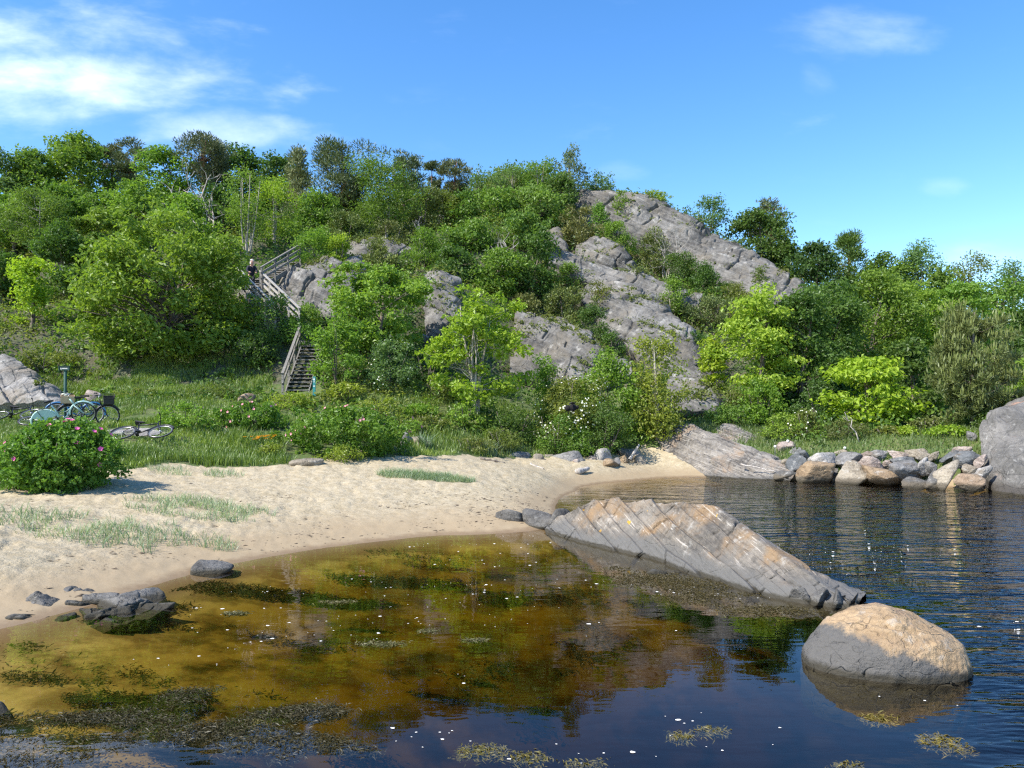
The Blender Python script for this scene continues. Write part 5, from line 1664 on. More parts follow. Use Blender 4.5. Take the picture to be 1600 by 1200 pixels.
GW = 'boulders of the stone wall along the water on the right'
Zx, Zy, Zs = 1160, 580, 3.636
RIP = [  # zoomed coordinates: cx, cy, w, h, stone, label, distance offset
    (245, 597, 135, 62, 'dark', 'flat grey boulder at the waterline at the left end of the boulder wall', 0.0),
    (415, 572, 195, 118, 'orange', 'big orange-brown boulder at the waterline near the left end of the boulder wall', 0.0),
    (605, 575, 178, 118, 'tan', 'big tan boulder at the waterline right of the orange-brown one', 0.0),
    (800, 597, 200, 98, 'orange', 'wide sloping tan-orange boulder at the waterline in the middle of the boulder wall', 0.0),
    (968, 632, 135, 58, 'dark', 'low dark boulder at the waterline under the big grey oval boulder', -0.3),
    (1082, 617, 115, 84, 'dark', 'dark grey boulder at the waterline left of the pale round boulder', -0.3),
    (1170, 572, 145, 145, 'tan', 'pale round upright boulder standing in the right half of the wall', -0.2),
    (1300, 627, 155, 84, 'brown', 'brownish boulder at the waterline beside the huge rounded rock', -0.4),
    (925, 563, 195, 98, 'grey', 'big grey oval boulder resting on the row below it', 0.35),
    (310, 520, 118, 92, 'blue', 'blue-grey egg-shaped boulder on top of the left end of the wall', 0.4),
    (455, 502, 175, 90, 'white', 'long pale boulder above the big orange-brown one', 0.7),
    (598, 500, 135, 80, 'grey', 'grey boulder above the big tan one', 0.9),
    (730, 535, 145, 95, 'pink', 'pinkish white boulder wedged above the sloping tan-orange one', 0.6),
    (1025, 535, 95, 80, 'white', 'whitish square boulder behind the big grey oval one', 0.6),
    (912, 507, 135, 44, 'blue', 'flat bluish boulder behind the big grey oval one', 0.9),
    (1072, 545, 60, 66, 'grey', 'small grey boulder between the whitish square one and the pale round one', 0.5),
    (1290, 560, 84, 64, 'tan', 'tan boulder above the brownish waterline one at the right', 0.2),
    (1365, 565, 74, 68, 'white', 'small pale round stone against the huge rounded rock', -0.2),
    (1180, 478, 105, 56, 'blue', 'bluish flat boulder on top behind the pale round upright one', 1.1),
    (1272, 505, 145, 94, 'blue', 'large blue-grey boulder at the top right of the wall', 0.7),
    (985, 462, 115, 52, 'tan', 'pale tan boulder on top of the wall right of its middle', 1.5),
    (1035, 477, 95, 58, 'tan', 'smaller tan boulder beside the pale tan one on top of the wall', 1.3),
    (890, 477, 105, 46, 'pink', 'pinkish flat boulder on top in the middle of the wall', 1.4),
    (775, 477, 95, 56, 'grey', 'grey boulder on top left of the pinkish flat one', 1.4),
    (700, 480, 95, 54, 'pink', 'pale pinkish boulder on top above the wedged pinkish white one', 1.4),
    (570, 468, 80, 46, 'tan', 'small tan boulder behind the grey boulder on top of the wall', 1.5),
    (650, 495, 60, 56, 'blue', 'dark small boulder between the grey and the pinkish ones on top', 1.1),
    (252, 432, 100, 66, 'pink', 'pinkish white block sitting alone behind the left end of the wall', 2.2),
    (140, 540, 96, 54, 'tan', 'tan boulder between the striped slab and the wall', 0.6),
    (215, 561, 92, 48, 'orange', 'small orange boulder at the left end of the wall', 0.3),
    (243, 521, 46, 44, 'tan', 'tiny tan stone left of the blue-grey egg-shaped boulder', 0.6),
    (345, 471, 95, 46, 'blue', 'dark blue-grey flat boulder behind the egg-shaped one', 1.1),
    (1245, 452, 90, 54, 'pink', 'pinkish boulder on top near the right end of the wall', 1.6),
    (1360, 507, 66, 66, 'pink', 'reddish boulder tucked against the huge rounded rock', 0.5),
    (1092, 478, 46, 46, 'tan', 'small tan boulder on top left of the bluish flat one', 1.3),
    (830, 525, 66, 46, 'pink', 'small pink boulder left of the flat bluish one', 0.9),
    (985, 409, 66, 30, 'pink', 'low pinkish stone in the grass behind the wall', 3.4),
    (900, 396, 66, 54, 'dark', 'dark grey rock in the grass behind the middle of the wall', 3.6),
    (810, 390, 130, 62, 'grey', 'large grey rock in the shade under the bright rounded maple', 3.8),
    (1300, 372, 60, 50, 'grey', 'grey rock at the foot of the young pine', 2.6),
    (300, 455, 60, 36, 'grey', 'small grey stone beside the pinkish white block', 1.8),
    (850, 610, 60, 50, 'dark', 'dark wedge stone in a gap at the waterline of the wall', 0.4),
    (505, 585, 50, 70, 'dark', 'dark stone deep in the gap between the two biggest boulders', 0.6),
]
for i_, (cx, cy, w_, h_, key, lab, off) in enumerate(RIP):
    px, py = Zx + cx / Zs, Zy + cy / Zs
    D0 = np.interp(px, [1150, 1230, 1560], [27.9, 26.9, 23.2])
    D_ = D0 + off
    stone(px, py, w_ / Zs * 1.06, h_ / Zs * 1.08, D_, key, lab, GW, seed=i_, bury=0.30 if off < 0.2 else 0.22, depth=0.9, round_=8 + (i_ * 7 % 13), rot=0.16 * math.sin(i_ * 2.3), rough=.05 + .05 * (i_ % 3) / 2, nplanes=9 + (i_ * 5) % 9, sub=5, chip=.03, lamk=.45)

GB = 'stones along the back of the beach'
Zx, Zy, Zs = 750, 680, 5.333
BST = [
    (95, 182, 100, 60, 'blue', 'small blue-grey stone at the left end of the row of beach stones', 27.6),
    (310, 182, 215, 95, 'grey', 'flat-topped grey stone left of centre in the row of beach stones', 28.2),
    (490, 192, 95, 75, 'tan', 'tan rounded stone right of the flat-topped grey stone', 28.0),
    (567, 187, 95, 55, 'tan', 'pale low stone between the tan rounded stone and the big grey-tan one', 28.6),
    (735, 177, 270, 100, 'grey', 'big long grey-tan stone in the row of beach stones', 28.6),
    (802, 220, 60, 46, 'pink', 'small pinkish stone in front of the big long grey-tan stone', 28.0),
    (930, 200, 80, 60, 'pink', 'reddish stone left of the round white boulder', 28.8),
    (1022, 165, 155, 112, 'white', 'round white boulder at the back of the beach', 29.0),
    (1092, 227, 130, 66, 'orange', 'smooth orange stone in front of the round white boulder', 28.2),
    (1146, 215, 50, 56, 'grey', 'little grey stone right of the smooth orange stone', 28.4),
    (1200, 198, 90, 66, 'orange', 'rust-coloured stone left of the striped slab', 29.6),
    (1240, 152, 180, 84, 'grey', 'grey layered stone at the foot of the hedge left of the striped slab', 30.6),
    (450, 156, 90, 40, 'orange', 'thin brownish stone behind the tan rounded stone', 29.2),
    (920, 155, 70, 44, 'dark', 'dark stone between the big long stone and the round white boulder', 29.4),
    (215, 133, 60, 40, 'white', 'small pale stone on top behind the flat-topped grey stone', 28.9),
    (1330, 215, 110, 100, 'tan', 'jumble of pale stone at the left foot of the striped slab', 29.9),
]
for i_, (cx, cy, w_, h_, key, lab, D_) in enumerate(BST):
    stone(Zx + cx / Zs, Zy + cy / Zs, w_ / Zs * 1.05, h_ / Zs * 1.05, D_, key, lab, GB, name='stone', cat='stone', seed=100 + i_, bury=0.3, round_=7 + i_ % 6, rough=0.04)
stone(481, None, 54, 12, 21.2, 'tan', 'pale flat stone at the sand edge in front of the big rose hedge', None, name='stone', cat='stone', seed=140, bury=.5)
stone(634, None, 18, 26, 25.8, 'grey', 'grey upright stone at the right end of the big rose hedge', None, name='stone', cat='stone', seed=141, bury=.4)
stone(655, None, 42, 18, 26.0, 'tan', 'small tan stone half buried right of the big rose hedge', None, name='stone', cat='stone', seed=142, bury=.4)
stone(145, None, 26, 26, 30.6, 'pink', 'pale stone peeping out of the grass under the huge spreading tree', None, name='stone', cat='stone', seed=143, bury=.4)
stone(385, None, 30, 18, 29.2, 'brown', 'dull brown stone in the weeds left of the lower stairs', None, name='stone', cat='stone', seed=144, bury=.4)

# dark rocks at the near left shore
GD = 'dark shore rocks at the near left water edge'
NEAR = [
    (65, 931, 40, 42, 11.0 - 1.35, 'blocky blue-grey rock on the sand, leftmost of the upper pair'),
    (108, 922, 66, 38, 10.15, 'wide blue-grey rock on the sand right of the blocky one'),
    (118, 935, 30, 20, 9.75, 'small wedge of blue-grey rock in front of the wide one'),
    (158, 924, 34, 14, 9.95, 'thin flat sliver of rock between the two rock groups'),
    (198, 934, 62, 34, 9.72, 'ridged grey rock at the top of the right rock group by the water'),
    (228, 930, 60, 30, 9.95, 'long grey rock with a worn crest at the right end of the rock group'),
    (230, 948, 44, 28, 9.55, 'rounded grey rock dipping into the water at the right'),
    (140, 955, 44, 26, 9.35, 'dark rounded rock on the wet sand in the middle of the shore'),
    (170, 952, 40, 26, 9.35, 'pale-edged rock beside the dark rounded one'),
    (172, 964, 40, 22, 9.15, 'cracked rock with a white edge touching the water'),
    (205, 964, 34, 18, 9.2, 'low dark rock awash in the shallow water'),
    (18, 968, 46, 34, 9.1, 'grey rock at the left edge of the lower rock group'),
    (52, 957, 56, 30, 9.25, 'broad blue-grey rock in the lower left rock group'),
    (84, 962, 40, 22, 9.2, 'flat rock tapering right in the lower left rock group'),
    (62, 972, 26, 18, 9.0, 'small dark cube of rock at the bottom of the lower left group'),
    (36, 981, 34, 14, 8.85, 'thin dark rock lying at the lower left waterline'),
    (4, 988, 34, 16, 8.7, 'dark rock cut by the left edge at the waterline'),
]
for i_, (px, py, w_, h_, D_, lab) in enumerate(NEAR):
    stone(px, py + 8, w_ * 1.75, h_ * 0.72, D_, 'blue', lab, GD, name='shore_stone', cat='shore rock', seed=200 + i_, bury=0.8, depth=0.75, round_=18, mat=M_DARKROCK, nplanes=9, rough=0.10, rot=0.1 * math.sin(i_ * 1.7), sub=6, chip=.045)
stone(330, 888, 62, 24, 11.75, 'grey', 'lone flat grey rock at the water edge of the beach', None, name='shore_stone', cat='shore rock', seed=230, bury=.5, round_=9, mat=M_DARKROCK, sub=5, rough=.09)
stone(-8, 1112, 62, 26, 6.3, 'blue', 'dark rock tip poking in at the lower left edge above the seaweed', None, name='shore_stone', cat='shore rock', seed=231, bury=.5, round_=16, mat=M_DARKROCK, sub=5, nplanes=10)
stone(798, 803, 48, 18, 16.6, 'grey', 'small flat grey rock on the sand left of the whale-backed rock', None, name='shore_stone', cat='shore rock', seed=232, bury=.5, mat=M_DARKROCK, sub=5)
stone(847, 810, 62, 26, 16.2, 'grey', 'low ribbed grey rock between the sand and the whale-backed rock', None, name='shore_stone', cat='shore rock', seed=233, bury=.5, mat=M_DARKROCK, sub=5, rough=.08)
stone(880, 812, 50, 36, 16.0, 'grey', 'grey knob of rock at the left shoulder of the whale-backed rock', None, name='shore_stone', cat='shore rock', seed=234, bury=.5, mat=M_DARKROCK, sub=5, rough=.08)
stone(1028, 898, 36, 14, 11.6, 'grey', 'small pale rock sticking out of the seaweed before the whale-backed rock', None, name='shore_stone', cat='shore rock', seed=235, bury=.8, mat=M_DARKROCK, sub=4)
stone(1063, 895, 20, 12, 11.75, 'grey', 'tiny dark rock in the seaweed right of the small pale rock', None, name='shore_stone', cat='shore rock', seed=236, bury=.8, mat=M_DARKROCK, sub=4)
for i_, (px, D_, w_, lab) in enumerate([(1252, 9.95, .34, 'angular grey block at the right tip of the whale-backed rock'), (1282, 9.78, .28, 'darker angular block at the very tip of the whale-backed rock'), (1308, 9.66, .20, 'small angular block in the water off the tip of the whale-backed rock')]):
    stone(px, PY0 + (CAMH - 0.09) / D_ * F, w_ * F / D_, 0.24 * F / D_, D_, 'grey', lab, None, name='shore_stone', cat='shore rock', seed=250 + i_, bury=.5, mat=M_DARKROCK, nplanes=9, round_=20, sub=5, rough=.04)

# the big round boulder in the water, lower right
def big_boulder():
    nth, nr_ = 300, 110
    th = np.linspace(0, 2 * np.pi, nth, endpoint=False)
    t = np.linspace(0, 1, nr_)
    Wd, Dp = 0.765, 0.56
    fx = np.sign(np.cos(th)) * np.abs(np.cos(th)) ** 0.86 * Wd
    fy = np.sign(np.sin(th)) * np.abs(np.sin(th)) ** 0.86 * Dp
    apex = np.array([-0.08, 0.05])
    H = 0.55
    T = t[:, None]
    h = np.where(T < 0.72, H * (1 - 0.88 * (T / 0.72) ** 2.35) ** 0.80, 0)
    P = np.zeros((nr_, nth, 3))
    prof = np.clip(T / 0.80, 0, 1)
    s = prof
    gx = apex[0] * (1 - s) + fx[None] * s ** 0.92
    gy = apex[1] * (1 - s) + fy[None] * s ** 0.92
    pw = 2.3 + 1.6 * np.clip(gx / Wd, 0, 1)
    hz = H * (1 - s ** pw) ** 0.60
    # lower on the left, steep on the right
    side = gx / Wd
    hz = hz * (1 - 0.20 * np.clip(side, 0, 1)) * (1 - 0.28 * np.clip(-side, 0, 1) ** 1.1)
    P[..., 0], P[..., 1], P[..., 2] = gx, gy, hz
    und = np.clip((T - 0.80) / 0.20, 0, 1)
    P[..., 2] -= und * 0.45
    P[..., 0] *= (1 + und * 0.02)
    P[..., 1] *= (1 + und * 0.02)
    N = unit(P * np.array([1, 1.2, 1.3]) + np.array([0, 0, 0.3]))
    q = P.reshape(-1, 3)
    d = 0.050 * fbm(q * 2.2, 4, 900) + 0.018 * fbm(q * 7.0, 4, 905) + 0.008 * fbm(q * 26, 3, 906) - 0.012 * sstep(fbm(q * 5.0, 3, 908), 0.25, 0.45)
    d -= 0.03 * np.exp(-((q[:, 2] - 0.43 + 0.10 * q[:, 0] + 0.05 * fbm(q * 3, 2, 907)) / 0.018) ** 2) * sstep(q[:, 0], -0.35, -0.1) * sstep(q[:, 0], 0.35, 0.1)
    P = P + N * d.reshape(nr_, nth)[..., None]
    i = np.arange(nr_ - 1)[:, None] * nth
    j = np.arange(nth)[None]
    mb = MB()
    mb.add(P.reshape(-1, 3), np.stack([i + j, i + nth + j, i + nth + (j + 1) % nth, i + (j + 1) % nth], -1).reshape(-1, 4)[:, ::-1])
    o = mb.build('boulder', M_BOULDER, smooth=True, loc=(X(1381, 7.5), 7.5, 0.0))
    o.rotation_euler = (0, 0, math.radians(-8))
    tag(o, 'big smooth boulder with orange-tan top alone in the water at the lower right', 'boulder')


big_boulder()

# ------------------------------------------------------------------ driftwood, twigs
def log(label, a, b, r, mat, name='driftwood', n=9, seed=0, wob=0.15, forks=0):
    rng = np.random.default_rng(seed)
    a, b = np.array(a), np.array(b)
    k = np.linspace(0, 1, n)[:, None]
    P = a * (1 - k) + b * k + rng.normal(size=(n, 3)) * np.linalg.norm(b - a) * wob * 0.12
    mb = MB()
    mb.tube(P, r * (1 - 0.5 * np.linspace(0, 1, n)) * (0.85 + 0.3 * rng.random(n)), 9)
    for f_ in range(forks):
        i = rng.integers(2, n - 2)
        d = unit((b - a) * 0.5 + rng.normal(size=3) * np.linalg.norm(b - a) * np.array([0.4, 0.4, 0.15]))
        ln = np.linalg.norm(b - a) * (0.2 + 0.2 * rng.random())
        mb.tube(np.array([P[i], P[i] + d * ln * .5 + rng.normal(size=3) * .02, P[i] + d * ln]), [r * .5, r * .35, r * .12], 6)
    o = mb.build(name, mat, smooth=True)
    tag(o, label, 'driftwood')


log('short thick grey log lying on the beach in front of the stones', onground(902, 26.4, .10), onground(921, 26.9, .16), 0.12, M_DEAD, seed=1)
log('weathered plank leaning on stones left of the striped slab', onground(984, 29.6, .15), onground(999, 29.8, .75), 0.07, M_DEAD, seed=2, wob=.02)
log('thin bent stick on the sand left of the beach stones', onground(828, 26.8, .06), onground(850, 26.2, .04), 0.035, M_DEAD, seed=3, forks=2)
log('dark washed-up stick on the sand at the drift line', onground(752, 25.0, .04), onground(788, 24.9, .04), 0.05, M_BARK, seed=4, forks=2)
log('dark twig on the sand in the middle of the beach', onground(398, 15.9, .02), onground(440, 15.7, .02), 0.03, M_BARK, seed=5, forks=2)
log('bare pale branch sticking up behind the boulder wall', onground(1342, 27.6, .2), onground(1322, 27.8, 1.15), 0.022, M_DEAD, seed=6, wob=.5, forks=3)
log('pale driftwood stick lying on the boulders at the left end of the wall', (X(1150, 28.0), 27.4, .55), (X(1205, 27.6), 26.9, .30), 0.03, M_DEAD, seed=7)

# ------------------------------------------------------------------ marker lamps: small white balls on thin spikes
M_WHITE = simple('white_paint', (0.78, 0.78, 0.76), 0.5, var=0.05)
M_STEEL = simple('galvanised_steel', (0.35, 0.36, 0.37), 0.45, 0.6, var=0.1)
for px, py, D_, lab in [(1320, 700, 27.5, 'small white ball marker on a spike behind the long pale boulder'), (1211, 697.5, 28.9, 'small white ball marker on a spike left of the pinkish white block'), (1413, 714, 26.2, 'small white ball marker among the boulders in the middle of the wall'),
                        (1517.5, 705.5, 25.6, 'rightmost small white ball marker at the top of the wall'), (1513, 700, 25.9, 'small white ball marker just left of the rightmost one'), (1231, 689, 29.0, 'small white ball marker on top of the pinkish white block')]:
    r = empty('marker_ball', W(px, py, D_))
    tag(r, lab, 'marker', 'white ball markers on the boulder wall')
    mb = MB(); mb.blob((0, 0, 0), (.05, .05, .05), 9)
    mb.build('ball', M_WHITE, parent=r, smooth=True)
    mb = MB(); mb.tube([(0, 0, -.04), (0, 0, -.32)], .012, 6)
    mb.build('spike', M_STEEL, parent=r)

# ------------------------------------------------------------------ gravel path beside the lying bicycle
M_PATH = soil_material('gravel', (0.28, 0.26, 0.24), (0.36, 0.34, 0.31), (0.22, 0.20, 0.18))
pu, pv = np.meshgrid(np.linspace(0, 1, 60), np.linspace(0, 1, 14))
ppx = 162 + pu * 88
pD = 22.75 + pu * 0.5 + (pv - .5) * 1.0 * np.sin(np.pi * (0.12 + 0.80 * pu)) ** 0.6
xx = (ppx - PX0) / F * pD
zz = ground(xx, pD) + 0.02
ii = np.arange(60 * 14).reshape(14, 60)
mb = MB()
mb.add(np.stack([xx, pD, zz], -1).reshape(-1, 3), np.stack([ii[:-1, :-1], ii[:-1, 1:], ii[1:, 1:], ii[1:, :-1]], -1).reshape(-1, 4))
tag(mb.build('path', M_PATH, smooth=True), kind='structure')

# ------------------------------------------------------------------ stairs
M_WOOD = bark('weathered_wood', (0.13, 0.118, 0.10), (0.25, 0.235, 0.21), (1.5, 14, 14))
M_SUNLITWOOD = bark('sunlit_weathered_wood', (0.28, 0.265, 0.24), (0.44, 0.42, 0.385), (1.5, 10, 10))  # same wood lightened: sun on the middle handrails painted into the colour
M_STEP = bark('step_wood', (0.12, 0.112, 0.10), (0.22, 0.208, 0.185), (12, 1.5, 12))


def flight(name, label, A, B, width, nstep, mat, rails=(True, True), rail_h=0.95, rows=2, post_n=4, lat=None, rmat=None):
    """A, B: middle of the lowest and highest tread; lat: sideways direction"""
    A, B = np.array(A, float), np.array(B, float)
    d = B - A
    hdir = unit(np.array([d[0], d[1], 0]))
    lat = np.array([hdir[1], -hdir[0], 0]) if lat is None else np.array(lat)       # right of the climb
    root = empty(name, A)
    tag(root, label, 'staircase')
    rm = rmat or mat
    for k in range(nstep):
        p = d * k / (nstep - 1)
        mb = MB()
        mb.beam(p - lat * width / 2, p + lat * width / 2, 0.26, 0.05)
        mb.build('tread', mat, parent=root)
    for sgn in (-1, 1):
        mb = MB()
        o_ = lat * sgn * (width / 2 + 0.03)
        mb.beam(o_ - d * 0.04 - np.array([0, 0, .09]), o_ + d * 1.02 - np.array([0, 0, .09]), 0.05, 0.22)
        mb.build('stringer', mat, parent=root)
    for sgn, on in ((-1, rails[0]), (1, rails[1])):
        if not on:
            continue
        o_ = lat * sgn * (width / 2 + 0.10)
        for k in range(post_n):
            f = k / (post_n - 1)
            p = o_ + d * f
            mb = MB()
            mb.beam(p + np.array([0, 0, -0.45]), p + np.array([0, 0, rail_h - .03]), 0.09, 0.09)
            mb.build('post', rm, parent=root)
        for r_ in range(rows):
            hgt = rail_h * (1 - r_ * (0.48 if rows == 2 else 0.30))
            mb = MB()
            mb.beam(o_ - d * 0.02 + np.array([0, 0, hgt]), o_ + d * 1.02 + np.array([0, 0, hgt]), 0.05 if r_ else 0.11, 0.11 if r_ else 0.06)
            mb.build('handrail' if r_ == 0 else 'rail', rm, parent=root)
    return root


A1, B1 = W(463, 616, 31.0), W(487, 541, 34.6)
flight('staircase', 'grey wooden lower flight of stairs with one handrail rising out of the weeds', A1, B1, 0.88, 14, M_STEP, rails=(True, False), rail_h=0.88, rmat=M_WOOD, lat=(1, 0.05, 0))
A2, B2 = W(449, 512, 36.2), W(390, 452, 39.4)
flight('staircase', 'middle flight of wooden stairs climbing left between two sunlit pale handrails', A2, B2, 1.0, 14, M_STEP, rails=(True, True), rail_h=1.0, rows=3, post_n=5, rmat=M_SUNLITWOOD)
A3, B3 = W(394, 448, 39.7), W(455, 411, 42.8)
flight('staircase', 'upper flight of wooden stairs climbing right above the landing', A3, B3, 1.0, 11, M_STEP, rails=(False, True), rail_h=1.0, rows=3, post_n=4, rmat=M_WOOD)
for nm, a, b, lab in (('landing', B1 + np.array([-.1, .55, .05]), A2 + np.array([0.3, -.2, -.05]), 'lower wooden landing between the lower and the middle flight'),):
    mb = MB()
    mb.beam(a, b, 0.8, 0.06)
    tag(mb.build('stair_landing', M_STEP), lab, 'landing')
mb = MB()
mb.box((B2 + A3) / 2 + np.array([-.25, .1, 0]), (1.3, 1.3, .06))
tag(mb.build('stair_landing', M_STEP), 'upper wooden landing under the person at the turn of the stairs', 'landing')

# ------------------------------------------------------------------ posts and sign
M_GREENPOST = simple('green_paint', (0.005, 0.055, 0.042), 0.7, var=0.1)
M_DARKGREEN = simple('dark_green_sign', (0.008, 0.045, 0.035), 0.45, var=0.1)
M_TEAL = simple('teal_paint', (0.02, 0.20, 0.20), 0.5, var=0.1)
D_ = 24.2
gx0 = X(102, D_)
gz0 = float(ground(np.array([gx0]), np.array([D_]))[0])
r = empty('signpost', (gx0, D_, gz0))
tag(r, 'green post with a small dark green sign at its top, among the parked bicycles', 'sign')
ztop = Z(572, D_) - gz0
mb = MB(); mb.tube([(0, 0, -.3), (0, 0, ztop - .02)], 0.045, 10); mb.build('post', M_GREENPOST, parent=r, smooth=True)
mb = MB(); mb.box((0.01, -.052, ztop - .075), (0.31, 0.03, 0.125)); s_ = mb.build('sign_board', M_DARKGREEN, parent=r)
mb = MB(); mb.box((-.155, -.06, ztop - .075), (0.02, 0.05, 0.135)); mb.box((0.01, -.06, ztop - .004), (0.35, 0.06, 0.012)); mb.build('sign_frame', M_GREENPOST, parent=r)
mb = MB()
mb.add([(-.115, -.0705, ztop - .105), (-.075, -.0705, ztop - .105), (-.095, -.0705, ztop - .045), (-.115, -.069, ztop - .105), (-.075, -.069, ztop - .105), (-.095, -.069, ztop - .045)], [[0, 1, 2], [5, 4, 3]])
for k_, (w_, h_) in enumerate([(.014, .03), (.012, .036), (.014, .028), (.012, .03), (.013, .034), (.012, .028), (.014, .03), (.012, .03)]):
    mb.box((-.045 + k_ * .0205, -.0695, ztop - .085 + h_ / 2 - .01), (w_, .003, h_))
mb.build('lettering', M_WHITE, parent=r)

D_ = 30.2
gx0 = X(491, D_)
zb = Z(612, D_)
r = empty('marker_post', (gx0, D_, zb - .2))
tag(r, 'short teal marker post with white marks beside the lower stairs', 'post')
mb = MB(); mb.box((0, 0, .40), (.105, .05, .80)); mb.build('post', M_TEAL, parent=r)
mb = MB()
mb.add([(-.035, -.0265, .66), (.035, -.0265, .66), (0, -.0265, .76), (-.035, -.025, .66), (.035, -.025, .66), (0, -.025, .76)], [[0, 1, 2], [5, 4, 3]])
mb.box((0, -.026, .60), (.02, .003, .08)); mb.box((0, -.026, .42), (.06, .003, .035))
mb.build('white_mark', M_WHITE, parent=r)

# ------------------------------------------------------------------ bicycles
M_TYRE = simple('tyre_rubber', (0.02, 0.02, 0.02), 0.85, var=0.2)
M_RIM = simple('rim_metal', (0.45, 0.45, 0.45), 0.35, 0.8, var=0.1)
M_BLACK = simple('black_paint', (0.015, 0.015, 0.018), 0.4, var=0.2)
M_MINT = simple('mint_paint', (0.42, 0.60, 0.55), 0.4, var=0.06)
M_BLUE = simple('blue_paint', (0.02, 0.14, 0.32), 0.35, var=0.1)
M_CREAM = simple('cream_grip', (0.74, 0.72, 0.60), 0.6, var=0.05)
M_LEATHER = simple('black_saddle', (0.02, 0.018, 0.018), 0.6, var=0.2)
M_RED = simple('red_paint', (0.35, 0.03, 0.04), 0.4, var=0.1)
M_BASKET = simple('black_basket_mesh', (0.03, 0.028, 0.026), 0.7, var=0.2)
M_TAN = simple('tan_crate_wood', (0.50, 0.36, 0.22), 0.7, var=0.2)


def bicycle(label, loc, rot, fmat, rimmat=None, tyremat=None, step_through=False, guards=None, basket=None, grip=None, rear_carrier=False, skirt=None, steer=0.0, crate=False):
    """local axes: x forward, y left, z up"""
    root = empty('bicycle', loc, rot)
    tag(root, label, 'bicycle', 'bicycles left on the grass behind the beach')
    rimmat = rimmat or M_RIM
    tyremat = tyremat or M_TYRE
    R_ = 0.335
    rear, front = np.array([-.50, 0, .34]), np.array([.56, 0, .34])
    bb, seat, h1, h2 = np.array([-.06, 0, .29]), np.array([-.20, 0, .78]), np.array([.33, 0, .84]), np.array([.385, 0, .66])
    for c in (rear, front):
        wo2 = MB()
        wo2.torus(c, R_, .020, seg=40, sides=8)
        whl = wo2.build('wheel', tyremat, parent=root, smooth=True)
        rm = MB()
        rm.torus(c, R_ - .028, .012, seg=40, sides=6)
        for k in range(18):
            a = k * math.pi * 2 / 18
            rm.tube([c + np.array([0, (.02 if k % 2 else -.02), 0]), c + np.array([math.cos(a) * (R_ - .03), 0, math.sin(a) * (R_ - .03)])], .0022, 4, cap=False)
        rm.tube([c + np.array([0, -.05, 0]), c + np.array([0, .05, 0])], .025, 8)
        rm.build('rim', rimmat, parent=whl, smooth=True)
    fr = MB()
    if step_through:
        mid = np.array([.10, 0, .36])
        fr.tube([h2, h2 * .5 + mid * .5 + np.array([-.06, 0, -.03]), mid, bb], .022, 8)
        fr.tube([h1, h2, np.array([.12, 0, .50]), (bb * .45 + seat * .55)], .018, 8)
    else:
        fr.tube([h1 * .9 + h2 * .1, seat * .97 + bb * .03], .019, 8)
        fr.tube([h2, bb], .022, 8)
    fr.tube([bb, seat + np.array([-.012, 0, .03])], .019, 8)
    fr.tube([h1 + np.array([-.01, 0, .03]), h2], .024, 8)
    for s in (-1, 1):
        o_ = np.array([0, s * .055, 0])
        fr.tube([bb + o_ * .5, rear + o_], .010, 6)
        fr.tube([seat * .93 + bb * .07 + o_ * .3, rear + o_], .009, 6)
    fr.build('frame', fmat, parent=root, smooth=True)
    # steering part turns about the head tube
    st = empty_piv = None
    c_, s_ = math.cos(steer), math.sin(steer)
    ax = unit(h1 - h2)

    def turn(p):
        p = np.asarray(p, float) - h2
        return h2 + p * c_ + np.cross(ax, p) * s_ + ax * (ax @ p) * (1 - c_)
    fk = MB()
    for s in (-1, 1):
        fk.tube([h2 + np.array([0, s * .05, -.02]), h2 * .45 + front * .55 + np.array([.0, s * .055, 0]), front + np.array([0, s * .055, 0])], .013, 6)
    fk.tube([h2 + np.array([0, -.05, -.02]), h2 + np.array([0, .05, -.02])], .016, 6)
    fk.build('fork', fmat, parent=root, smooth=True)
    hb = MB()
    top = h1 + ax * .13 + np.array([.05, 0, .02])
    hb.tube([h1, h1 + ax * .12, top], .014, 8)
    hl = [turn(top + np.array([-.16 if step_through else -.04, -.29, .05 if step_through else .01])), turn(top + np.array([0, -.20, .05 if step_through else .01])), turn(top), turn(top + np.array([0, .20, .05 if step_through else .01])), turn(top + np.array([-.16 if step_through else -.04, .29, .05 if step_through else .01]))]
    hb.tube(hl, .012, 8)
    hbo = hb.build('handlebar', M_RIM if grip is not None else M_BLACK, parent=root, smooth=True)
    for a, b in ((0, 1), (4, 3)):
        g_ = MB()
        g_.tube([hl[a], hl[a] * .45 + hl[b] * .55], .021, 8)
        g_.build('grip', grip or M_LEATHER, parent=hbo, smooth=True)
    sd = MB()
    sp = seat + np.array([-.035, 0, .14])
    sd.tube([seat, sp], .013, 8)
    sd.add(np.array([[-.13, -.08, .03], [-.13, .08, .03], [0, .05, .035], [.14, .02, .025], [.14, -.02, .025], [0, -.05, .035], [-.12, -.07, -.015], [-.12, .07, -.015], [0, .04, -.02], [.12, .015, 0], [.12, -.015, 0], [0, -.04, -.02]]) + sp,
           [[0, 5, 2, 1], [5, 4, 3, 2], [6, 7, 8, 11], [11, 8, 9, 10], [0, 1, 7, 6], [1, 2, 8, 7], [2, 3, 9, 8], [3, 4, 10, 9], [4, 5, 11, 10], [5, 0, 6, 11]])
    sd.build('saddle', M_LEATHER, parent=root)
    ck = MB()
    ck.torus(bb + np.array([0, -.05, 0]), .085, .008, seg=24, sides=6)
    ck.tube([bb + np.array([0, -.07, 0]), bb + np.array([.10, -.07, -.13])], .011, 6)
    ck.tube([bb + np.array([0, .07, 0]), bb + np.array([-.10, .07, .13])], .011, 6)
    ck.tube([bb + np.array([0, -.07, 0]), bb + np.array([0, .07, 0])], .02, 6)
    ck.box(bb + np.array([.10, -.12, -.13]), (.09, .09, .025))
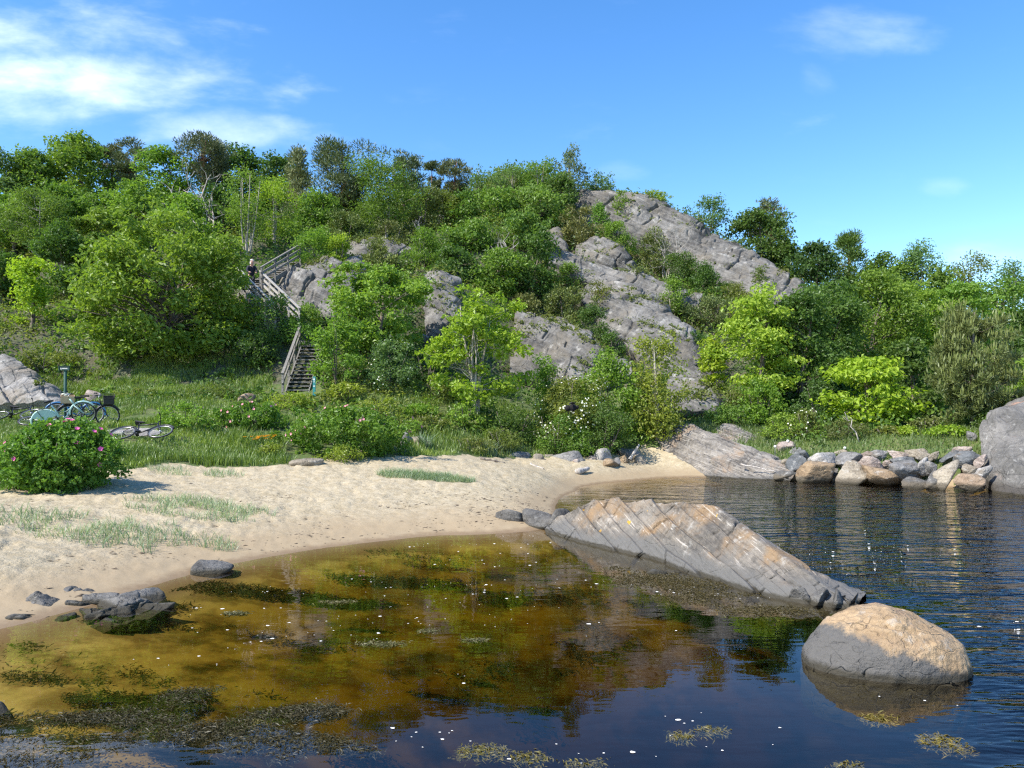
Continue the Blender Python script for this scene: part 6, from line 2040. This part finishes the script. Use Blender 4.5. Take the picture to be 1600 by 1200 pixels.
    ck.box(bb + np.array([-.10, .12, .13]), (.09, .09, .025))
    ck.tube([bb + np.array([0, -.05, .085]), rear + np.array([0, -.05, .04])], .006, 4)
    ck.tube([bb + np.array([0, -.05, -.085]), rear + np.array([0, -.05, -.04])], .006, 4)
    ck.build('crank', M_BLACK, parent=root)
    if guards is not None:
        for c, a0, a1 in ((rear, .15, 3.3), (front, .5, 3.0)):
            g_ = MB()
            g_.torus(c, R_ + .035, .030, seg=26, sides=6, a0=a0, a1=a1, flat=1.0)
            g_.build('mudguard', guards, parent=root, smooth=True)
    if skirt is not None:
        g_ = MB()
        ang = np.linspace(.35, 2.6, 14)
        P = [rear + np.array([math.cos(a) * (R_ + .03), .045, math.sin(a) * (R_ + .03)]) for a in ang]
        P2 = [p - np.array([0, .09, 0]) for p in P]
        c0 = [rear + np.array([.02, .045, .03]), rear + np.array([.02, -.045, .03])]
        n = len(P)
        g_.add(np.array(P + P2 + c0), [[k, k + 1, 2 * n] for k in range(n - 1)] + [[n + k + 1, n + k, 2 * n + 1] for k in range(n - 1)])
        g_.build('skirt_guard', skirt, parent=root)
    if rear_carrier or crate:
        g_ = MB()
        for s in (-1, 1):
            g_.tube([np.array([-.80, s * .06, .74]), np.array([-.28, s * .06, .74])], .008, 6)
            g_.tube([np.array([-.62, s * .06, .74]), rear + np.array([0, s * .06, 0])], .007, 6)
        for k in range(4):
            g_.tube([np.array([-.76 + k * .14, -.06, .74]), np.array([-.76 + k * .14, .06, .74])], .006, 6)
        g_.build('carrier', M_BLACK, parent=root)
    if basket is not None:
        g_ = MB()
        c = h1 + np.array([.26, 0, .02])
        z0_, z1_ = -.12, .16
        for zz_, e in ((z0_, .80), (-.03, .88), (.06, .95), (z1_, 1.0)):
            w_, l_ = .20 * e, .16 * e
            cs = [c + np.array([a * l_, b * w_, zz_]) for a, b in ((-1, -1), (1, -1), (1, 1), (-1, 1))]
            for k in range(4):
                g_.tube([cs[k], cs[(k + 1) % 4]], .009 if zz_ == z1_ else .006, 5)
        for a, b in [(u_, s) for u_ in np.linspace(-1, 1, 7) for s in (-1, 1)]:
            g_.tube([c + np.array([a * .16 * .8, b * .20 * .8, z0_]), c + np.array([a * .16, b * .20, z1_])], .005, 4)
            g_.tube([c + np.array([b * .16 * .8, a * .20 * .8, z0_]), c + np.array([b * .16, a * .20, z1_])], .005, 4)
        g_.box(c + np.array([0, 0, z0_]), (.26, .32, .012))
        for s in (-1, 1):
            g_.box(c + np.array([s * .145, 0, .0]), (.012, .34, .22))
            g_.box(c + np.array([0, s * .18, .0]), (.28, .012, .22))
        g_.build('basket', basket, parent=root)
    if crate:
        g_ = MB()
        c = np.array([-.55, 0, .88])
        for s in (-1, 1):
            g_.box(c + np.array([0, s * .14, 0]), (.36, .015, .22))
            g_.box(c + np.array([s * .18, 0, 0]), (.015, .28, .22))
        g_.box(c + np.array([0, 0, -.11]), (.36, .28, .015))
        g_.build('carrier_crate', M_TAN, parent=root)
    return root


def gpos(px, D, dz=0.0):
    return onground(px, D, dz)


# lying flat on its left side, wheels nearest the viewer, bars sticking up
bicycle('dark bicycle with pale rims lying on its side beside the gravel path', gpos(213, 21.7, .12), (math.radians(-62), math.radians(-2), math.radians(3)), M_BLACK, rimmat=M_RIM, guards=M_BLACK, steer=.2)
bicycle('mint-green bicycle with pale handlebars leaning by the green signpost', gpos(105, 23.6, .14), (math.radians(14), math.radians(-14), math.radians(20)), M_MINT, step_through=True, guards=M_MINT, skirt=M_MINT, grip=M_CREAM, rear_carrier=True, steer=.3)
bicycle('blue bicycle standing just behind the mint-green one', gpos(118, 24.8, .05), (math.radians(8), 0, math.radians(-165)), M_BLUE, step_through=True, guards=M_BLUE, grip=M_LEATHER, rear_carrier=True)
bicycle('black bicycle with basket and crate, rightmost of the upright parked bicycles', gpos(137, 24.2, .05), (math.radians(10), 0, math.radians(30)), M_BLACK, step_through=True, guards=M_BLACK, basket=M_BASKET, crate=True, grip=M_LEATHER)
bicycle('pale white-framed bicycle lying in the grass left of the green signpost', gpos(66, 24.1, .12), (math.radians(-66), math.radians(3), math.radians(8)), simple('white_frame_paint', (0.62, 0.63, 0.62), 0.4, var=.05), guards=None, steer=.3)
bicycle('dark bicycle lying in the grass at the left edge of the meadow', gpos(14, 25.0, .12), (math.radians(-64), math.radians(-4), math.radians(6)), M_BLACK, steer=.2)

# ------------------------------------------------------------------ orange lilies in the meadow edge
rng = np.random.default_rng(55)
r = empty('lily_clump', onground(407, 22.6, 0))
tag(r, 'clump of orange yellow flowers in the grass left of the big rose hedge', 'flowers')
st_, fl_ = MB(), MB()
for k in range(22):
    a, q_ = rng.random() * 6.28, rng.random() ** .5
    b_ = np.array([math.cos(a) * q_ * .42, math.sin(a) * q_ * .2, 0])
    h_ = .38 + .14 * rng.random()
    tp = b_ * 1.15 + np.array([0, 0, h_])
    st_.tube([b_, b_ * 1.05 + np.array([0, 0, h_ * .5]), tp], .005, 4)
    for j in range(6):
        t_ = j * math.pi / 3
        Tn = unit(np.array([[math.cos(t_), math.sin(t_), .55]]))
        fl_.add(leaves(tp[None] + Tn * .04, unit(np.cross(Tn, np.array([[-math.sin(t_), math.cos(t_), 0]]))), .10, .05, rng, .1, .1, T=Tn), quads(1))
st_.build('stems', simple('stem_green', (0.09, 0.16, 0.03), .7), parent=r)
fl_.build('blossoms', M_ORANGEFLOWER, parent=r)

# ------------------------------------------------------------------ person on the stairs landing, leaning on the handrail
M_SKIN = simple('skin', (0.52, 0.30, 0.23), 0.6, var=0.05)
M_NAVY = simple('navy_jacket', (0.012, 0.014, 0.025), 0.85, var=0.2)
M_TROUSERS = simple('dark_trousers', (0.025, 0.027, 0.035), 0.85, var=0.2)
M_HAIR = simple('white_hair', (0.62, 0.60, 0.57), 0.8, var=0.1)
M_SHOE = simple('dark_shoes', (0.02, 0.018, 0.016), 0.7, var=0.2)


def skinned(name, verts, edges, radii, mat, parent, levels=1):
    me = bpy.data.meshes.new(name)
    me.from_pydata([tuple(v) for v in verts], edges, [])
    o = bpy.data.objects.new(name, me)
    COL.objects.link(o)
    md = o.modifiers.new('skin', 'SKIN')
    md.use_smooth_shade = True
    for k, r_ in enumerate(radii):
        sv = me.skin_vertices[0].data[k]
        sv.radius = (r_, r_) if not isinstance(r_, tuple) else r_
        sv.use_root = (k == 0)
    sb = o.modifiers.new('sub', 'SUBSURF')
    sb.levels = sb.render_levels = levels
    me.materials.append(mat)
    o.parent = parent
    return o


def person(loc, yaw):
    root = empty('person', loc, (0, 0, yaw))
    tag(root, 'person in a dark jacket leaning over the handrail at the turn of the stairs', 'person')
    v, e, r = [], [], []

    def add(p, rad, link=None):
        v.append(p); r.append(rad)
        if link is not None:
            e.append((link, len(v) - 1))
        return len(v) - 1
    pel = add((0, 0, .93), (.15, .11))
    wst = add((.03, 0, 1.10), (.13, .10), pel)
    chs = add((.10, 0, 1.32), (.16, .11), wst)
    nck = add((.20, 0, 1.47), .06, chs)
    hd0 = add((.25, 0, 1.56), (.075, .075), nck)
    hd1 = add((.285, 0, 1.65), (.088, .098), hd0)
    add((.30, 0, 1.74), (.060, .066), hd1)
    add((.385, 0, 1.635), .018, hd1)                 # nose
    for s in (-1, 1):
        add((.275, s * .092, 1.64), .02, hd1)        # ears
        hip = add((0, s * .10, .88), .095, pel)
        kne = add((.05, s * .11, .49), .060, hip)
        ank = add((0, s * .11, .09), .042, kne)
        add((.14, s * .13, .03), .035, ank)
        sh_ = add((.12, s * .17, 1.40), .065, chs)
        elb = add((.28, s * .24, 1.15), .045, sh_)
        wri = add((.46, s * .16, 1.07), .030, elb)
        plm = add((.53, s * .14, 1.07), (.034, .018), wri)
        for j, ln in enumerate((.062, .072, .068, .054)):
            off = (j - 1.5) * .019
            f1 = add((.565, s * .14 + off, 1.068), .009, plm)
            f2 = add((.565 + ln * .55, s * .14 + off, 1.055), .0085, f1)
            add((.565 + ln * .75, s * .14 + off, 1.030), .0075, f2)
        t1 = add((.535, s * .14 - s * .035, 1.062), .010, plm)
        add((.565, s * .14 - s * .05, 1.045), .009, t1)
    body = skinned('body', v, e, r, M_SKIN, root)
    # clothing over the same skeleton
    jv, je, jr = [], [], []

    def addj(p, rad, link=None):
        jv.append(p); jr.append(rad)
        if link is not None:
            je.append((link, len(jv) - 1))
        return len(jv) - 1
    a = addj((0, 0, .84), (.175, .14))
    b = addj((.03, 0, 1.10), (.16, .13), a)
    c = addj((.10, 0, 1.33), (.18, .135), b)
    addj((.19, 0, 1.455), .075, c)
    for s in (-1, 1):
        s1 = addj((.12, s * .18, 1.40), .082, c)
        s2 = addj((.28, s * .25, 1.15), .062, s1)
        addj((.44, s * .17, 1.08), .045, s2)
    skinned('jacket', jv, je, jr, M_NAVY, root)
    tv, te, tr_ = [(0, 0, .92)], [], [(.165, .125)]
    for s in (-1, 1):
        n0 = len(tv)
        tv += [(0, s * .10, .84), (.05, s * .11, .49), (0, s * .11, .12)]
        tr_ += [.105, .075, .060]
        te += [(0, n0), (n0, n0 + 1), (n0 + 1, n0 + 2)]
    skinned('trousers', tv, te, tr_, M_TROUSERS, root)
    hv = [(.235, 0, 1.66), (.255, 0, 1.735), (.315, 0, 1.765), (.22, 0, 1.60)]
    skinned('hair', hv, [(0, 1), (1, 2), (0, 3)], [(.098, .09), (.085, .075), (.055, .05), .06], M_HAIR, root)
    for s in (-1, 1):
        mb = MB(); mb.blob((.06, s * .12, .045), (.145, .055, .06), 8)
        mb.build('shoe', M_SHOE, parent=root, smooth=True)
        mb = MB(); mb.blob((.368, s * .034, 1.663), (.012, .014, .010), 6)
        mb.build('eye', M_BLACK, parent=root, smooth=True)
    mb = MB(); mb.blob((.366, 0, 1.588), (.010, .026, .007), 6)
    mb.build('mouth', simple('lips', (.36, .13, .11), .6), parent=root, smooth=True)
    return root


pz = W(394, 407, 39.9)
person((X(391.5, 39.9), 40.0, Z(412, 40.0) - 1.60), math.radians(-62))

# ------------------------------------------------------------------ seaweed floating and growing
def seaweed(label, spots, n, col, seed, name='seaweed', size=(.03, .07), z=(-0.05, 0.004), bed=False, up=0.3, thr=None):
    rng = np.random.default_rng(seed)
    Vs, ts = [], []
    for (px, D, rx, ry, w_) in spots:
        m = int(n * w_)
        a, q_ = rng.random(m) * 6.283, rng.random(m) ** .62
        x = X(px, D) + np.cos(a) * q_ * rx
        y = D + np.sin(a) * q_ * ry
        P0 = np.stack([x, y, 0 * x], 1)
        keep = fbm(P0 * np.array([2.2, 3.0, 1]), 3, seed) > -0.34 + 0.95 * q_ ** 1.5
        if thr is not None:
            nv_ = fbm(P0 * np.array([0.85, 1.7, 1]), 4, seed + 3)
            keep = rng.random(m) < sstep(nv_, thr, thr + 0.30) * (1 - q_ ** 4)
        x, y = x[keep], y[keep]
        m = len(x)
        k = 3
        I = np.repeat(np.arange(m), k)
        zb = ground(x, y)[I] + 0.01 if bed else rng.uniform(*z, m)[I]
        zz = zb + (rng.random(m * k) * (0.05 if bed else 0.006))
        if bed:
            zz = np.minimum(zz, -0.06)
        C = np.stack([x[I] + rng.normal(size=m * k) * .03, y[I] + rng.normal(size=m * k) * .03, zz], 1)
        N = unit(np.stack([rng.normal(size=m * k) * up, rng.normal(size=m * k) * up, np.ones(m * k)], 1))
        L = rng.uniform(*size, m * k) * 1.4
        Vs.append(leaves(C, N, L, L * rng.uniform(.12, .28, m * k), rng, .1, .12))
        ts.append(np.clip(.5 * rng.random(m)[I] + .5 * rng.random(m * k), 0, 1))
    mb = MB()
    V = np.concatenate(Vs)
    mb.add(V, quads(len(V) // 4))
    o = mb.build(name, M_WEED, tint=np.concatenate(ts))
    o.color = (*col, 1)
    tag(o, label, 'seaweed', kind='stuff')


def DW(py):
    return CAMH * F / (py - PY0)


seaweed('dark tangled floating seaweed mat in the lower left corner of the water', [(60, DW(1150), 1.25, .55, .9), (250, DW(1130), 1.0, .40, .9), (380, DW(1165), .9, .35, .9), (180, DW(1190), 1.4, .3, .8), (330, DW(1085), .5, .25, .3), (470, DW(1110), .45, .2, .3), (520, DW(1180), .4, .25, .2)], 12000, (0.052, 0.046, 0.022), 801, size=(.012, .042), thr=-0.28)
seaweed('olive seaweed bank in front of the whale-backed rock', [(1010, DW(905), .85, .60, 1.0), (1120, DW(935), .9, .45, 1.0), (1200, DW(955), .7, .3, .7), (960, DW(885), .4, .4, .4), (1080, DW(915), .6, .5, .8)], 9000, (0.075, 0.062, 0.025), 802, size=(.014, .045), thr=-0.30)
seaweed('seaweed fringe in the water behind the right end of the whale-backed rock', [(1290, DW(880), .9, .8, .9), (1380, DW(905), .7, .6, .6), (1230, DW(862), .7, .6, .5), (1350, DW(925), .5, .4, .4)], 1500, (0.060, 0.055, 0.026), 803, size=(.02, .06), z=(-.04, .002))
seaweed('yellowish seaweed clump on the water in front of the big smooth boulder', [(1470, DW(1155), .32, .22, 1.0), (1510, DW(1170), .30, .15, .4), (1370, DW(1122), .22, .12, .4)], 900, (0.15, 0.125, 0.030), 804, size=(.016, .05))
seaweed('small yellowish seaweed tufts along the bottom middle of the water', [(745, DW(1172), .24, .14, .8), (830, DW(1185), .25, .10, .6), (1065, DW(1152), .16, .13, .5), (1120, DW(1140), .2, .1, .3), (400, DW(1128), .15, .06, .4), (1330, DW(1195), .15, .06, .2), (900, DW(1190), .3, .08, .3)], 700, (0.14, 0.125, 0.040), 805, size=(.015, .045))
seaweed('pale seaweed streaks at the surface in the middle of the brown pool', [(370, DW(958), .22, .06, .5), (670, DW(985), .30, .12, .7), (745, DW(1000), .25, .06, .5), (530, DW(940), .55, .08, .7), (690, DW(1050), .16, .06, .3), (600, DW(1005), .35, .12, .4)], 700, (0.12, 0.115, 0.055), 806, size=(.02, .06), z=(-.02, .003))
seaweed('mottled dark weed growing in patches on the sandy bottom of the brown pool', [(520, 10.6, 4.6, 3.6, 10.0), (300, 7.2, 2.2, 1.2, 3.0)], 5200, (0.052, 0.046, 0.018), 807, size=(.022, .06), bed=True, up=0.5, thr=0.02)

# ------------------------------------------------------------------ foam flecks drifting on the water
M_FOAM = simple('foam', (0.78, 0.77, 0.72), 0.8, var=0.05)
rng = np.random.default_rng(66)
mb = MB()
spots = [(470, 1010, .9, .7, 60), (600, 960, 1.6, 1.6, 120), (760, 900, 2.0, 1.4, 150), (700, 850, 1.6, .5, 70), (880, 900, 1.2, 1.0, 50), (960, 1000, 1.0, .8, 25), (680, 1150, .6, .3, 22), (1120, 930, 1.2, .5, 60), (1080, 1120, .5, .3, 16), (1330, 870, 1.2, 1.4, 80), (1450, 860, 1.4, 1.8, 60), (1500, 960, 1.0, 1.2, 30), (1480, 1120, .8, .6, 20), (1230, 1150, .8, .4, 14), (420, 940, .8, .8, 40), (560, 1060, 1.2, .6, 35), (300, 1020, .8, .5, 12), (1000, 1180, 1.2, .2, 14), (820, 838, .8, .15, 22)]
for (px, py, rx, ry, m) in spots:
    for k in range(int(m * (.6 if px < 1150 else .4))):
        x = X(px, DW(py)) + rng.normal() * rx * .55
        y = DW(py) + rng.normal() * ry * .55
        if y < 4 or float(fbm(np.array([[x * .9, y * 2.0, 0]]), 3, 4)[0]) < -0.02 or float(ground(np.array([x]), np.array([y]))[0]) > -0.01:
            continue
        r_ = (.0045 + .014 * rng.random() ** 4) * (1.0 if y > 8 else .9)
        c = 7
        a = np.linspace(0, 6.283, c, endpoint=False)
        rr = r_ * (.6 + .7 * rng.random(c))
        ring_ = np.stack([x + np.cos(a) * rr * 1.5, y + np.sin(a) * rr, np.full(c, .003)], 1)
        topv = np.array([[x, y, .003 + r_ * .35]])
        mb.add(np.concatenate([ring_, topv]), [[j, (j + 1) % c, c] for j in range(c)])
tag(mb.build('foam', M_FOAM), 'small white foam flecks scattered over the water', 'foam', kind='stuff')

# pebbles and drift-line crumbs on the sand
rng, x, y, px = scatter(15000, (-60, 900), (8.6, 22), 77)
z = ground(x, y)
ok = (z > 0.03) & (z < 1.1) & (rng.random(len(x)) < 0.15 + np.exp(-((z - 0.30) / 0.2) ** 2)) & (fbm(np.stack([x * 1.2, y * 2.5, 0 * x], 1), 3, 7) > -0.05)
x, y, z = x[ok], y[ok], z[ok]
V0 = np.array([[1, 0, 0], [-1, 0, 0], [0, 1, 0], [0, -1, 0], [0, 0, 1], [0, 0, -1.0]])
F0 = np.array([[0, 2, 4], [2, 1, 4], [1, 3, 4], [3, 0, 4], [2, 0, 5], [1, 2, 5], [3, 1, 5], [0, 3, 5]])
mb = MB()
for k in range(len(x)):
    s_ = .007 + .022 * rng.random() ** 4
    a = rng.random() * 3.14
    V = V0 * np.array([s_ * 2.2, s_ * .8, s_ * .35]) * (.7 + .6 * rng.random((6, 1)))
    V = np.stack([V[:, 0] * math.cos(a * .3) - V[:, 1] * math.sin(a * .3), V[:, 0] * math.sin(a * .3) + V[:, 1] * math.cos(a * .3), V[:, 2]], 1)
    mb.add(V + np.array([x[k], y[k], z[k] + .006]), F0)
tag(mb.build('beach_debris', simple('dry_weed_bits', (.085, .06, .04), .9, var=.5)), 'dark dried seaweed crumbs and pebbles strewn along the sand', 'debris', kind='stuff')

# ------------------------------------------------------------------ dark insect in flight near the viewer
bl = W(895, 637, 1.75)
r = empty('flying_insect', bl)
tag(r, 'dark fuzzy insect in flight, seen against the white-blossomed hedge', 'insect')
mb = MB()
mb.blob((0, 0, 0), (.0095, .007, .0085), 9); mb.blob((-.011, 0, -.001), (.008, .0065, .007), 9); mb.blob((.010, 0, .001), (.0045, .0045, .0045), 7)
for k in range(6):
    s = 1 if k % 2 else -1
    mb.tube([(.004 - .005 * (k // 2), s * .004, -.005), (.003 - .006 * (k // 2), s * .009, -.009), (.001 - .006 * (k // 2), s * .010, -.014)], .0006, 4)
mb.build('body', simple('insect_fur', (.006, .005, .005), .95, var=.3), parent=r, smooth=True)
for s in (-1, 1):
    mb = MB()
    mb.add([(0, s * .004, .007), (.006, s * .014, .012), (-.002, s * .020, .013), (-.009, s * .014, .010), (0, s * .004, .0066), (.006, s * .014, .0116), (-.002, s * .020, .0126), (-.009, s * .014, .0096)], [[0, 1, 2, 3], [7, 6, 5, 4], [0, 4, 5, 1], [1, 5, 6, 2], [2, 6, 7, 3], [3, 7, 4, 0]])
    mb.build('wing', simple('insect_wing', (.05, .045, .04), .4), parent=r)
